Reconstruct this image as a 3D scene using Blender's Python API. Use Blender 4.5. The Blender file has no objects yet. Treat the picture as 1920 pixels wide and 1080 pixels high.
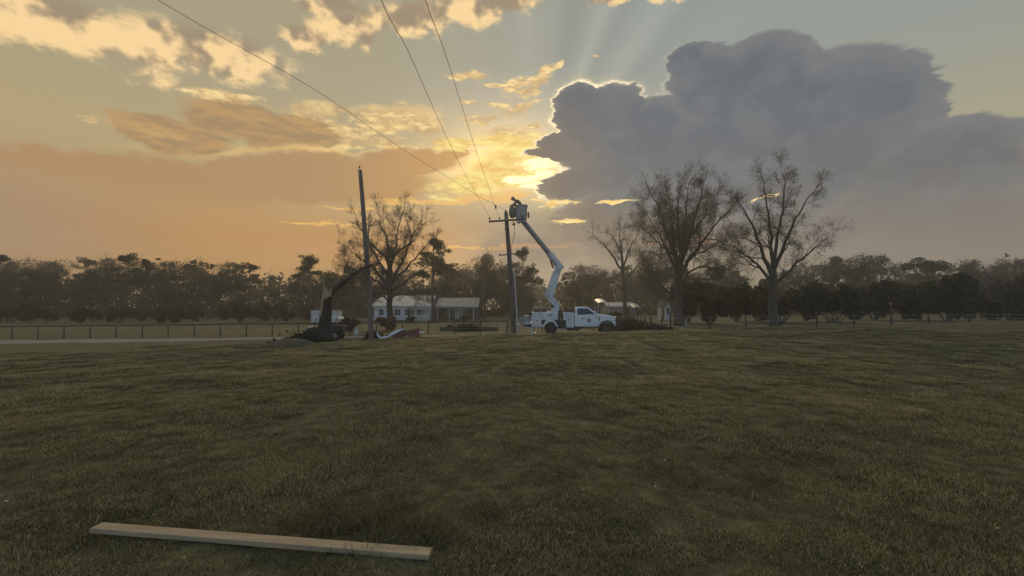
import bpy, bmesh, math, random
import numpy as np
from mathutils import Vector, Matrix

# ------------------------------------------------------------------ camera, sky, sun, exposure
SC = bpy.context.scene
COL = SC.collection
F = 811.0                      # focal length in photograph pixels (1920 wide)
EYE = 1.6
PITCH = math.atan(35.0 / F)
cam_d = bpy.data.cameras.new('camera')
cam = bpy.data.objects.new('camera', cam_d)
COL.objects.link(cam)
cam_d.sensor_width = 36.0
cam_d.lens = 36.0 * F / 1920.0
cam_d.clip_start = 0.05
cam_d.clip_end = 6000
cam.location = (0, 0, EYE)
cam.rotation_euler = (math.pi / 2 + PITCH, 0, 0)
SC.camera = cam

SC.view_settings.view_transform = 'Standard'
SC.view_settings.look = 'None'
SC.view_settings.gamma = 1.0
SC.view_settings.exposure = 0.0
SC.view_settings.use_curve_mapping = False
SC.render.engine = 'CYCLES'
SC.cycles.max_bounces = 6
SC.cycles.volume_bounces = 1
SC.cycles.transparent_max_bounces = 8
SC.cycles.use_denoising = True
SC.cycles.sample_clamp_indirect = 4.0


def ray(px, py):
    a = (px - 960.0) / F
    b = (540.0 - py) / F
    c, s = math.cos(PITCH), math.sin(PITCH)
    return Vector((a, c - b * s, s + b * c))


def at(px, py, y):
    d = ray(px, py)
    k = y / d.y
    return Vector((d.x * k, y, EYE + d.z * k))


def azel(px, py):
    d = ray(px, py).normalized()
    return math.atan2(d.x, d.y), math.asin(d.z)


def lin(r, g, b):
    def f(c):
        c /= 255.0
        return c / 12.92 if c <= 0.04045 else ((c + 0.055) / 1.055) ** 2.4
    return (f(r), f(g), f(b))


SUN_AZ, SUN_EL = azel(1012, 314)

sun_d = bpy.data.lights.new('sun', 'SUN')
sun_d.energy = 1.1
sun_d.angle = math.radians(10)
sun_d.color = (1.0, 0.74, 0.42)
sun = bpy.data.objects.new('sun', sun_d)
COL.objects.link(sun)
sd = Vector((math.sin(SUN_AZ) * math.cos(SUN_EL), math.cos(SUN_AZ) * math.cos(SUN_EL), math.sin(SUN_EL)))
sun.rotation_euler = (-sd).to_track_quat('-Z', 'Y').to_euler()
sun.location = (0, 60, 60)

BGS = 0.15                     # Background strength; Nishita goes in as it is, cloud colours are divided by it

# ---- the sky: Nishita base under procedural cloud layers, all in direction space
W = bpy.data.worlds.new('World')
SC.world = W
W.use_nodes = True
NT = W.node_tree
NT.nodes.clear()
W.cycles.sampling_method = 'MANUAL'
W.cycles.sample_map_resolution = 512


class S:
    """A scalar or vector socket with arithmetic."""
    def __init__(self, sock):
        self.k = sock

    def __add__(self, o): return M('ADD', self, o)
    def __radd__(self, o): return M('ADD', o, self)
    def __sub__(self, o): return M('SUBTRACT', self, o)
    def __rsub__(self, o): return M('SUBTRACT', o, self)
    def __mul__(self, o): return M('MULTIPLY', self, o)
    def __rmul__(self, o): return M('MULTIPLY', o, self)
    def __truediv__(self, o): return M('DIVIDE', self, o)


def put(inp, v):
    if isinstance(v, S):
        NT.links.new(v.k, inp)
    else:
        inp.default_value = v


def M(op, a, b=None, c=None):
    n = NT.nodes.new('ShaderNodeMath')
    n.operation = op
    put(n.inputs[0], a)
    if b is not None:
        put(n.inputs[1], b)
    if c is not None:
        put(n.inputs[2], c)
    return S(n.outputs[0])


def smooth(v, lo, hi, a=0.0, b=1.0):
    n = NT.nodes.new('ShaderNodeMapRange')
    n.interpolation_type = 'SMOOTHSTEP'
    put(n.inputs['Value'], v)
    n.inputs['From Min'].default_value = lo
    n.inputs['From Max'].default_value = hi
    n.inputs['To Min'].default_value = a
    n.inputs['To Max'].default_value = b
    return S(n.outputs[0])


def vec(x, y, z):
    n = NT.nodes.new('ShaderNodeCombineXYZ')
    put(n.inputs[0], x); put(n.inputs[1], y); put(n.inputs[2], z)
    return S(n.outputs[0])


def vm(op, a, b=None, scale=None):
    n = NT.nodes.new('ShaderNodeVectorMath')
    n.operation = op
    put(n.inputs[0], a)
    if b is not None:
        put(n.inputs[1], b)
    if scale is not None:
        put(n.inputs['Scale'], scale)
    return S(n.outputs['Value'] if op == 'LENGTH' else n.outputs[0])


def noise(v, scale, detail=6, rough=0.55, colour=False, lac=2.0):
    n = NT.nodes.new('ShaderNodeTexNoise')
    n.noise_dimensions = '3D'
    put(n.inputs['Vector'], v)
    n.inputs['Scale'].default_value = scale
    n.inputs['Detail'].default_value = detail
    n.inputs['Roughness'].default_value = rough
    n.inputs['Lacunarity'].default_value = lac
    return S(n.outputs['Color' if colour else 0])


def mixc(f, a, b):
    n = NT.nodes.new('ShaderNodeMix')
    n.data_type = 'RGBA'
    put(n.inputs[0], f)
    for i, v in ((6, a), (7, b)):
        if isinstance(v, S):
            NT.links.new(v.k, n.inputs[i])
        else:
            n.inputs[i].default_value = (v[0] / BGS, v[1] / BGS, v[2] / BGS, 1.0)   # absolute radiance
    return S(n.outputs[2])


def addc(a, b, f):
    n = NT.nodes.new('ShaderNodeMix')
    n.data_type = 'RGBA'
    n.blend_type = 'ADD'
    n.clamp_result = False
    put(n.inputs[0], f)
    for i, v in ((6, a), (7, b)):
        if isinstance(v, S):
            NT.links.new(v.k, n.inputs[i])
        else:
            n.inputs[i].default_value = (v[0] / BGS, v[1] / BGS, v[2] / BGS, 1.0)   # absolute radiance
    return S(n.outputs[2])


tc = NT.nodes.new('ShaderNodeTexCoord')
D = S(tc.outputs['Generated'])
sx = NT.nodes.new('ShaderNodeSeparateXYZ')
NT.links.new(D.k, sx.inputs[0])
X, Y, Z = S(sx.outputs[0]), S(sx.outputs[1]), S(sx.outputs[2])
AZ = M('ARCTAN2', X, Y)
EL = M('ARCSINE', Z)
P0 = vec(AZ, EL, 0.0)

# cloud texture: billows (isotropic) and streaks (flattened towards the horizon); each is sampled
# twice, a small step towards the sun apart, which gives the lit side of every lump
Dflat = vec(X * 1.0, Y * 1.0, Z * 3.6)
tex = noise(D, 13.0, 8, 0.58)
tex2 = noise(vm('ADD', D, (0.002, 0.0, -0.014)), 13.0, 6, 0.58)
stex = noise(Dflat, 15.0, 8, 0.60)
stex2 = noise(vm('ADD', Dflat, (0.003, 0.0, -0.026)), 15.0, 6, 0.60)
tl1 = noise(D, 13.0, 2.6, 0.5)
tl2 = noise(vm('ADD', D, (0.006, 0.0, -0.034)), 13.0, 2.6, 0.5)
lit = smooth((tl1 - tl2) + (tex - tex2) * 0.55, -0.20, 0.17)
slit = smooth(stex - stex2, -0.13, 0.13)
fine = noise(vec(X, Y, Z * 3.0), 44.0, 5, 0.62)
PW = vm('ADD', P0, vec((stex - 0.5) * 0.075 + (fine - 0.5) * 0.022, (tex - 0.5) * 0.06 + (fine - 0.5) * 0.014, 0.0))
PS = vm('ADD', P0, vec((tex2 - 0.5) * 0.12, (stex - 0.5) * 0.05, 0.0))


def blob(P, px, py, rx, ry, rot=0.0):
    """1 at the centre of an ellipse given in photograph pixels, 0 at its rim, negative outside."""
    a, e = azel(px, py)
    a1, e1 = azel(px + (20 if px < 1500 else -20), py)
    a2, e2 = azel(px, py - 20)
    n = NT.nodes.new('ShaderNodeMapping')
    n.vector_type = 'TEXTURE'
    put(n.inputs['Vector'], P)
    n.inputs['Location'].default_value = (a, e, 0)
    n.inputs['Rotation'].default_value = (0, 0, math.radians(rot))
    n.inputs['Scale'].default_value = (abs(a1 - a) / 20 * rx, (e2 - e) / 20 * ry, 1)
    return 1.0 - vm('LENGTH', S(n.outputs[0]))


LAST = [None]


def union(P, blobs):
    # the unions are chained (by a vanishing factor) so that the shader evaluates them one after another
    v = None
    if LAST[0] is not None:
        P = vm('SCALE', P, scale=M('MULTIPLY_ADD', LAST[0], 1e-7, 1.0))
    for b in blobs:
        u = blob(P, *b)
        v = u if v is None else M('MAXIMUM', v, u)
    LAST[0] = v
    return v


dS = vm('LENGTH', vm('MULTIPLY', vm('SUBTRACT', P0, (SUN_AZ, SUN_EL, 0.0)), (1.0, 1.0, 0.0)))


def gauss(d, sig):
    q = d / sig
    return M('EXPONENT', (q * q) * -1.0)


K = 1.0

nish = NT.nodes.new('ShaderNodeTexSky')
nish.sky_type = 'NISHITA'
nish.sun_disc = False
nish.sun_elevation = SUN_EL
nish.sun_rotation = SUN_AZ
nish.air_density = 1.0
nish.dust_density = 1.2
nish.ozone_density = 1.5
NISH = S(nish.outputs[0])

# thin high veil over the western half: grey above, orange beside the sun, mauve to the right
upper = mixc(smooth(AZ, -0.45, 0.35), lin(168, 158, 128), lin(148, 154, 147))
midc = mixc(smooth(AZ, -0.5, 0.3), lin(184, 163, 116), lin(170, 161, 128))
low = mixc(smooth(AZ, -0.20, 0.08), lin(188, 138, 74), lin(132, 120, 106))
low = mixc(smooth(AZ, -0.55, -0.95), low, lin(168, 136, 104))
hazec = mixc(smooth(AZ, -0.22, 0.10), lin(168, 126, 78), lin(126, 114, 102))
veil = mixc(smooth(EL, 0.22, 0.52), midc, upper)
veil = mixc(smooth(EL, 0.13, 0.30), low, veil)
veil = mixc(smooth(EL, 0.0, 0.12), hazec, veil)
ga, ge = azel(945, 318)
de = EL - ge
dG = vm('LENGTH', vec((AZ - ga) * 0.8, M('MAXIMUM', de * 1.4, de * -2.6), 0.0))
veil = addc(veil, lin(190, 144, 66), gauss(dG, 0.16) * 0.70)
veil = addc(veil, lin(255, 214, 120), gauss(dG, 0.10) * 0.70)
west = smooth(Y, -0.35, 0.45)
hv = noise(Dflat, 2.3, 4, 0.5)
cols = mixc(west * (0.925 + hv * 0.08), NISH, veil)
# light cloud over the rest of the dome
ov = noise(vec(X * 1.0, Y * 1.0, Z * 2.2), 2.6, 7, 0.55)
cols = mixc(smooth(ov, 0.46, 0.68) * (1.0 - west) * 0.75, cols, lin(196, 190, 186))

# crepuscular rays fanning upwards from the hidden sun
ph = M('ARCTAN2', EL - SUN_EL, AZ - SUN_AZ)


def ray_band(deg, w):
    return gauss(ph - math.radians(deg), math.radians(w))


rfade = smooth(dS, 0.10, 0.26) * smooth(dS, 0.80, 0.32)
rdark = (ray_band(75.0, 6.0) * 0.15 + ray_band(55.5, 3.2) * 0.10 + ray_band(38.0, 4.0) * 0.09) * rfade
rlit = (ray_band(63.0, 3.0) * 0.065 + ray_band(45.0, 4.2) * 0.05 + ray_band(97.0, 5.0) * 0.04) * rfade
cols = mixc(rdark, cols, (0.05, 0.08, 0.10))
cols = addc(cols, lin(220, 214, 190), rlit)

def layer(cols, v, amp, n, lo, hi, colour, opacity=1.0):
    m = smooth(v + (n - 0.5) * amp, lo, hi)
    if not (isinstance(opacity, float) and opacity == 1.0):
        m = m * opacity
    return mixc(m, cols, colour), m


# 1. band of cumulus across the top
top_c = mixc(smooth(lit * 0.6 + fine * 0.4, 0.22, 0.72), lin(160, 142, 118), lin(252, 216, 158))
cols, _ = layer(cols, union(PW, [(800, 30, 270, 42, 10), (650, 55, 130, 42, 12), (570, 70, 90, 28, 10), (600, 5, 110, 40, 0), (940, 8, 120, 26, 6),
                                 (1135, -2, 50, 14, 0), (380, 95, 240, 60, 4), (150, 60, 260, 80, 0), (1320, -25, 130, 22, -8)]),
                2.0, tex * 0.72 + fine * 0.28, 0.02, 0.62, top_c)
PF = vm('ADD', P0, vec((stex - 0.5) * 0.05, (tex - 0.5) * 0.03, 0.0))
puf = tex * 0.45 + fine * 0.55
# 2. small puffs
puff_c = mixc(lit, lin(196, 164, 120), lin(250, 216, 150))
cols, _ = layer(cols, union(PF, [(965, 158, 36, 15, 12), (1004, 150, 26, 11, 10), (1024, 131, 24, 11, 20), (1046, 122, 14, 8, 30), (925, 158, 30, 6, 4), (985, 172, 30, 8, 0), (877, 142, 40, 9, 6), (935, 195, 32, 6, 0),
                                 (878, 192, 20, 5, 0), (1000, 238, 24, 7, 10), (1112, 108, 12, 4, 0), (420, 180, 90, 14, 5), (250, 240, 120, 18, 0)]),
                2.4, puf, 0.02, 0.55, mixc(smooth(puf, 0.44, 0.60), lin(206, 174, 126), lin(255, 224, 160)))
cols, _ = layer(cols, union(PS, [(755, 222, 95, 32, 8), (700, 212, 60, 20, 0), (790, 240, 50, 22, 0), (610, 205, 70, 22, 0), (590, 275, 95, 16, 12)]),
                1.5, stex, 0.02, 0.55, puff_c, 0.75)
dap = stex * 0.45 + fine * 0.55
cols, _ = layer(cols, union(PS, [(740, 225, 120, 45, 6), (640, 250, 90, 30, 0), (850, 268, 80, 16, 0), (700, 265, 120, 20, 0), (950, 250, 70, 16, 0), (905, 225, 60, 12, 0), (970, 205, 50, 16, 20), (1000, 160, 60, 16, 24), (880, 145, 50, 12, 0)]),
                2.6, dap, 0.10, 0.75, mixc(smooth(dap, 0.45, 0.62), lin(206, 172, 122), lin(252, 220, 152)), 0.85)
# 3. dusky clouds low on the other side
left_c = mixc(slit, lin(164, 134, 98), lin(190, 150, 100))
v3 = union(PW, [(575, 247, 78, 36, -8), (470, 235, 140, 46, -4), (320, 255, 150, 40, 0)])
cols, m3 = layer(cols, v3, 0.5, tex, 0.02, 0.32, left_c, 0.85)
rim3 = gauss(v3 + (tex - 0.5) * 0.5 - 0.03, 0.10)
cols = mixc(rim3 * 0.25 * smooth(AZ, -0.75, -0.35), cols, lin(236, 194, 128))
bank_c = mixc(smooth(AZ, -0.5, -0.05), lin(178, 140, 100), lin(202, 152, 92))
v4 = union(PW, [(640, 335, 210, 50, 0), (770, 305, 110, 30, 4), (540, 345, 190, 48, 0), (330, 350, 240, 60, 0), (90, 340, 260, 70, 0), (850, 290, 40, 10, 10)])
m4 = smooth(v4 + (stex - 0.5) * 0.45, 0.0, 0.30) * smooth(EL, 0.165, 0.235)
cols = mixc(m4 * 0.85, cols, bank_c)
rim4 = gauss(v4 + (tex - 0.5) * 0.4 - 0.03, 0.07) * smooth(EL, 0.26, 0.30)
cols = mixc(rim4 * 0.5, cols, lin(240, 196, 122))

# 4. yellow blaze of broken cloud round the sun
glow_c = mixc(smooth(stex * 0.5 + fine * 0.5, 0.36, 0.62), lin(236, 190, 108), lin(255, 234, 146))
cols, m5 = layer(cols, union(PS, [(945, 322, 110, 52, 14), (880, 345, 110, 30, 8), (975, 285, 75, 40, 20), (940, 262, 70, 13, 4), (860, 270, 60, 12, 0)]),
                 1.2, stex * 0.5 + fine * 0.5, 0.0, 0.6, glow_c, 0.95)
cols, _ = layer(cols, union(PS, [(840, 377, 170, 9, 4), (930, 372, 100, 12, 4), (600, 418, 70, 4, 0), (920, 462, 130, 4, 0), (690, 395, 120, 5, 3)]),
                0.9, stex, 0.0, 0.5, lin(250, 196, 108), 0.7)
hot = union(PS, [(1004, 309, 48, 16, 4), (1012, 330, 30, 11, 0), (975, 335, 40, 8, 6), (1000, 345, 36, 8, 10)])
hotm = smooth(hot + (stex - 0.5) * 0.7, 0.0, 0.5)
cols = mixc(hotm, cols, (1.5, 1.3, 0.70))

# 5. the big dark cumulonimbus
dark_bl = [(1090, 268, 60, 36, 0), (1086, 205, 54, 54, 0), (1150, 218, 72, 66, 0), (1232, 262, 84, 84, 0), (1330, 168, 88, 84, 0), (1288, 112, 42, 34, 0), (1430, 170, 130, 110, 0),
           (1255, 300, 226, 100, 0), (1044, 268, 40, 20, 0), (1052, 290, 70, 12, -3), (1075, 345, 72, 32, 8), (1560, 240, 200, 150, 0), (1760, 330, 220, 110, 0), (1400, 350, 300, 120, 0), (1240, 400, 210, 90, 0), (1700, 420, 300, 110, 0)]
v6 = union(PW, dark_bl)
dv = v6 + (tex - 0.5) * 0.46 + (fine - 0.5) * 0.12
m6 = smooth(dv, 0.0, 0.075)
m6 = M('MULTIPLY_ADD', smooth(dv, -0.12, 0.45) - m6, smooth(EL, 0.27, 0.20), m6)
body = mixc(smooth(EL, 0.10, 0.40), lin(124, 118, 112), lin(104, 110, 117))
bil = M('ABSOLUTE', tex - 0.5)
body = mixc(smooth(lit, 0.35, 1.0) * 0.45, body, lin(122, 125, 127))
body = mixc(smooth(bil, 0.12, 0.0) * 0.18, body, lin(92, 97, 106))
body = mixc(smooth(dv + (tl1 - 0.5) * 0.5, 0.42, 0.0) * 0.38, body, lin(142, 140, 136))
body = mixc(gauss(dS, 0.13) * 0.45, body, lin(150, 126, 90))
soft = smooth(EL, 0.05, 0.235)
cols = mixc(m6 * soft, cols, body)
rim = gauss(dv - 0.018, 0.042) * smooth(AZ, 0.42, 0.10) * soft * smooth(EL, 0.20, 0.28) * smooth(fine * 0.6 + tl1 * 0.4, 0.36, 0.56)
cols = mixc(M('MINIMUM', rim * 1.5, 1.0), cols, (1.15, 0.95, 0.62))
halo = smooth(dv, -0.28, 0.0) * smooth(dv, 0.03, 0.0) * smooth(AZ, 0.40, 0.05) * soft
cols = mixc(halo * 0.22, cols, lin(255, 228, 160))
v7 = union(PW, [(1090, 425, 130, 55, 0), (1010, 470, 120, 50, 0), (1220, 470, 200, 70, 0), (1160, 530, 260, 60, 0)])
cols = mixc(smooth(v7 + (stex - 0.5) * 0.5, -0.15, 0.55) * 0.62, cols, lin(126, 112, 98))
# 6. gaps of bright sky under it, and pink streaks near the horizon
gapv = union(PS, [(1012, 381, 22, 5, -4), (1056, 379, 34, 7, 4), (1155, 376, 38, 4.5, 3), (1070, 415, 34, 5.5, 0), (1440, 372, 40, 4, 2)])
cols = mixc(smooth(gapv + (stex - 0.5) * 0.9, 0.05, 0.5), cols, mixc(slit, lin(255, 206, 108), (1.1, 0.86, 0.42)))
cols, _ = layer(cols, union(PS, [(1010, 462, 110, 6, 0), (1250, 455, 120, 5, 0), (640, 470, 160, 6, 0)]), 0.8, stex, 0.0, 0.6, lin(204, 150, 112), 0.5)

below = smooth(EL, -0.03, -0.002)
cols = mixc(below, lin(60, 58, 46), cols)
bg = NT.nodes.new('ShaderNodeBackground')
NT.links.new(cols.k, bg.inputs['Color'])
bg.inputs['Strength'].default_value = BGS
wo = NT.nodes.new('ShaderNodeOutputWorld')
NT.links.new(bg.outputs[0], wo.inputs['Surface'])

# ------------------------------------------------------------------ helpers
PI = math.pi
rnd = random.Random(11)


def mat(name, c1, c2=None, scale=6.0, rough=0.8, metal=0.0, bump=0.0, bscale=None, detail=5, stretch=None, coat=0.0, lo=0.35, hi=0.65, island=0.0, objvar=0.0):
    m = bpy.data.materials.new(name)
    m.use_nodes = True
    nt = m.node_tree
    b = nt.nodes['Principled BSDF']
    b.inputs['Roughness'].default_value = rough
    b.inputs['Metallic'].default_value = metal
    b.inputs['Coat Weight'].default_value = coat
    b.inputs['Base Color'].default_value = (*c1, 1)
    tcn = nt.nodes.new('ShaderNodeTexCoord')
    src = tcn.outputs['Object']
    if stretch:
        mp = nt.nodes.new('ShaderNodeMapping')
        mp.inputs['Scale'].default_value = stretch
        nt.links.new(src, mp.inputs[0])
        src = mp.outputs[0]
    out = None
    if c2:
        n = nt.nodes.new('ShaderNodeTexNoise')
        n.inputs['Scale'].default_value = scale
        n.inputs['Detail'].default_value = detail
        n.inputs['Roughness'].default_value = 0.6
        nt.links.new(src, n.inputs['Vector'])
        r = nt.nodes.new('ShaderNodeMapRange')
        r.inputs[1].default_value = lo
        r.inputs[2].default_value = hi
        nt.links.new(n.outputs[0], r.inputs[0])
        x = nt.nodes.new('ShaderNodeMix')
        x.data_type = 'RGBA'
        x.inputs[6].default_value = (*c1, 1)
        x.inputs[7].default_value = (*c2, 1)
        nt.links.new(r.outputs[0], x.inputs[0])
        out = x.outputs[2]
    if island or objvar:
        h = nt.nodes.new('ShaderNodeHueSaturation')
        if out:
            nt.links.new(out, h.inputs['Color'])
        else:
            h.inputs['Color'].default_value = (*c1, 1)
        if island:
            g = nt.nodes.new('ShaderNodeNewGeometry')
            rv = g.outputs['Random Per Island']
            amt = island
        else:
            g = nt.nodes.new('ShaderNodeObjectInfo')
            rv = g.outputs['Random']
            amt = objvar
        r2 = nt.nodes.new('ShaderNodeMapRange')
        r2.inputs[3].default_value = 1 - amt
        r2.inputs[4].default_value = 1 + amt
        nt.links.new(rv, r2.inputs[0])
        nt.links.new(r2.outputs[0], h.inputs['Value'])
        out = h.outputs[0]
    if out:
        nt.links.new(out, b.inputs['Base Color'])
    if bump:
        n2 = nt.nodes.new('ShaderNodeTexNoise')
        n2.inputs['Scale'].default_value = bscale or scale * 3
        n2.inputs['Detail'].default_value = 5
        nt.links.new(src, n2.inputs['Vector'])
        bp = nt.nodes.new('ShaderNodeBump')
        bp.inputs['Strength'].default_value = bump
        bp.inputs['Distance'].default_value = 0.02
        nt.links.new(n2.outputs[0], bp.inputs['Height'])
        nt.links.new(bp.outputs[0], b.inputs['Normal'])
    return m


def tag(o, label=None, cat=None, group=None, kind=None):
    if label:
        o['label'] = label
    if cat:
        o['category'] = cat
    if group:
        o['group'] = group
    if kind:
        o['kind'] = kind
    return o


def empty(name, loc, label, cat, group=None, rz=0.0, scale=1.0):
    o = bpy.data.objects.new(name, None)
    o.empty_display_size = 0.2
    COL.objects.link(o)
    o.location = loc
    o.rotation_euler = (0, 0, rz)
    o.scale = (scale, scale, scale)
    return tag(o, label, cat, group)


class MB:
    """Collects vertices and faces; build() links them as one mesh object."""
    def __init__(self):
        self.v, self.f, self.smooth = [], [], True

    def add(self, vs, fs):
        n = len(self.v)
        self.v.extend([tuple(p) for p in vs])
        self.f.extend([tuple(i + n for i in q) for q in fs])
        return self

    def box(self, x0, x1, y0, y1, z0, z1):
        vs = [(x, y, z) for x in (x0, x1) for y in (y0, y1) for z in (z0, z1)]
        return self.add(vs, [(0, 1, 3, 2), (4, 6, 7, 5), (0, 4, 5, 1), (2, 3, 7, 6), (0, 2, 6, 4), (1, 5, 7, 3)])

    def obox(self, c, ax, ay, az, hx, hy, hz):
        """Box with axes ax, ay, az and half sizes."""
        c, ax, ay, az = map(Vector, (c, ax, ay, az))
        vs = [c + ax * (sx * hx) + ay * (sy * hy) + az * (sz * hz) for sx in (-1, 1) for sy in (-1, 1) for sz in (-1, 1)]
        return self.add(vs, [(0, 1, 3, 2), (4, 6, 7, 5), (0, 4, 5, 1), (2, 3, 7, 6), (0, 2, 6, 4), (1, 5, 7, 3)])

    def beam(self, a, b, w, h, up=(0, 0, 1)):
        a, b = Vector(a), Vector(b)
        d = (b - a).normalized()
        u = Vector(up)
        if abs(d.dot(u)) > 0.97:
            u = Vector((0, 1, 0))
        s = d.cross(u).normalized()
        u = s.cross(d).normalized()
        return self.obox((a + b) / 2, d, s, u, (b - a).length / 2, w / 2, h / 2)

    def tube(self, pts, rad, n=8, cap=True):
        pts = [Vector(p) for p in pts]
        if not hasattr(rad, '__len__'):
            rad = [rad] * len(pts)
        base = len(self.v)
        ref = None
        for i, p in enumerate(pts):
            d = pts[min(i + 1, len(pts) - 1)] - pts[max(i - 1, 0)]
            if d.length < 1e-9:
                d = Vector((0, 0, 1))
            d.normalize()
            if ref is None:
                ref = Vector((1, 0, 0)) if abs(d.x) < 0.8 else Vector((0, 1, 0))
            s = (ref - d * ref.dot(d))
            if s.length < 1e-4:
                s = Vector((0, 1, 0)) - d * d.y
            s.normalize()
            ref = s
            t = d.cross(s)
            for k in range(n):
                a = 2 * PI * k / n
                q = p + (s * math.cos(a) + t * math.sin(a)) * rad[i]
                self.v.append((q.x, q.y, q.z))
        for i in range(len(pts) - 1):
            for k in range(n):
                k2 = (k + 1) % n
                a = base + i * n
                self.f.append((a + k, a + k2, a + n + k2, a + n + k))
        if cap and n > 2:
            self.f.append(tuple(base + k for k in range(n))[::-1])
            e = base + (len(pts) - 1) * n
            self.f.append(tuple(e + k for k in range(n)))
        return self

    def disc(self, c, axis, r0, r1, half, n=20):
        """Ring or disc (r0 = 0) of thickness 2*half round an axis."""
        c, d = Vector(c), Vector(axis).normalized()
        s = d.orthogonal().normalized()
        t = d.cross(s)
        rings = [(r1, -half), (r1, half), (max(r0, 0.001), half), (max(r0, 0.001), -half)]
        vs = [c + d * h + (s * math.cos(2 * PI * k / n) + t * math.sin(2 * PI * k / n)) * r for r, h in rings for k in range(n)]
        fs = []
        for q in range(4):
            for k in range(n):
                k2 = (k + 1) % n
                a, b = q * n, ((q + 1) % 4) * n
                fs.append((a + k, a + k2, b + k2, b + k))
        return self.add(vs, fs)

    def prism(self, poly, y0, y1, plane='xz'):
        """Extrudes a polygon given in xz (or yz / xy) along the third axis."""
        n = len(poly)

        def P(a, b, h):
            return (a, h, b) if plane == 'xz' else ((h, a, b) if plane == 'yz' else (a, b, h))
        vs = [P(a, b, y0) for a, b in poly] + [P(a, b, y1) for a, b in poly]
        fs = [tuple(range(n)), tuple(range(2 * n - 1, n - 1, -1))]
        for k in range(n):
            k2 = (k + 1) % n
            fs.append((k, n + k, n + k2, k2))
        return self.add(vs, fs)

    def build(self, name, m, parent=None, bevel=0.0, smooth=False, seg=2, mesh_only=False):
        me = bpy.data.meshes.new(name)
        me.from_pydata(self.v, [], self.f)
        if not smooth or bevel:
            bm = bmesh.new()
            bm.from_mesh(me)
            bmesh.ops.recalc_face_normals(bm, faces=bm.faces)
            bm.to_mesh(me)
            bm.free()
        if m:
            me.materials.append(m)
        if smooth:
            me.polygons.foreach_set('use_smooth', [True] * len(me.polygons))
        if mesh_only:
            return me
        o = bpy.data.objects.new(name, me)
        COL.objects.link(o)
        if parent:
            o.parent = parent
        if bevel:
            b = o.modifiers.new('bevel', 'BEVEL')
            b.width = bevel
            b.segments = seg
            b.limit_method = 'ANGLE'
            b.angle_limit = math.radians(35)
        return o


def mesh_np(name, verts, faces, m, smooth=False, attr=None):
    """A mesh from arrays; faces is an (n, k) array."""
    me = bpy.data.meshes.new(name)
    n, k = faces.shape
    me.vertices.add(len(verts))
    me.vertices.foreach_set('co', np.asarray(verts, np.float32).ravel())
    me.loops.add(n * k)
    me.loops.foreach_set('vertex_index', faces.astype(np.int32).ravel())
    me.polygons.add(n)
    me.polygons.foreach_set('loop_start', (np.arange(n) * k).astype(np.int32))
    me.polygons.foreach_set('loop_total', np.full(n, k, np.int32))
    if smooth:
        me.polygons.foreach_set('use_smooth', np.ones(n, bool))
    if m:
        me.materials.append(m)
    me.update(calc_edges=True)
    return me


def link(name, me, parent=None, loc=None):
    o = bpy.data.objects.new(name, me)
    COL.objects.link(o)
    if parent:
        o.parent = parent
    if loc is not None:
        o.location = loc
    return o


def copy_tree(o, parent=None):
    c = o.copy()
    COL.objects.link(c)
    c.parent = parent
    for ch in list(o.children):
        copy_tree(ch, c)
    return c


# ------------------------------------------------------------------ the lie of the land
_rs = np.random.RandomState(5)


def _waves(k, lo, hi, seed):
    r = np.random.RandomState(seed)
    th = r.uniform(0, 2 * np.pi, k)
    wl = np.exp(r.uniform(np.log(lo), np.log(hi), k))
    return np.stack([np.cos(th) / wl * 2 * np.pi, np.sin(th) / wl * 2 * np.pi, r.uniform(0, 6.28, k)], 1), wl


W1, L1 = _waves(14, 2.2, 9.0, 3)
W2, L2 = _waves(22, 0.5, 1.9, 4)
W3, L3 = _waves(16, 18, 60, 8)


def wsum(W, L, x, y, p=1.0):
    s = 0.0
    for (a, b, c), l in zip(W, L):
        s = s + np.sin(a * x + b * y + c + 0.8 * np.sin(0.6 * a * y - 0.6 * b * x)) * l ** p
    return s / (L ** p).sum() * 2.2


def sstep(a, b, x):
    t = np.clip((x - a) / (b - a), 0, 1)
    return t * t * (3 - 2 * t)


def ground(x, y, fine=True):
    x = np.asarray(x, float)
    y = np.asarray(y, float)
    near = sstep(7.0, 25.0, y) * (0.030 * np.clip(x, -34, 34) - 0.13)
    far = -0.62 + 0.011 * np.clip(x, -45, 45)
    h = near + (far - near) * sstep(24.5, 35.5, y)
    h = h - 0.35 * sstep(90, 200, y)
    amp = 0.085 * (1 - sstep(24, 30, y)) + 0.02
    g = h + amp * wsum(W1, L1, x, y) * (0.35 + 0.65 * sstep(2.0, 7.0, np.hypot(x, y)))
    if fine:
        g = g + 0.028 * (1 - sstep(14, 26, np.abs(y))) * wsum(W2, L2, x, y)
    return g


def gz(x, y):
    return float(ground(x, y))


def on(px, y, dz=0.0):
    """A point on the ground in the direction of photograph column px, at depth y."""
    x = (px - 960.0) / F * y
    return Vector((x, y, gz(x, y) + dz))


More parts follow.
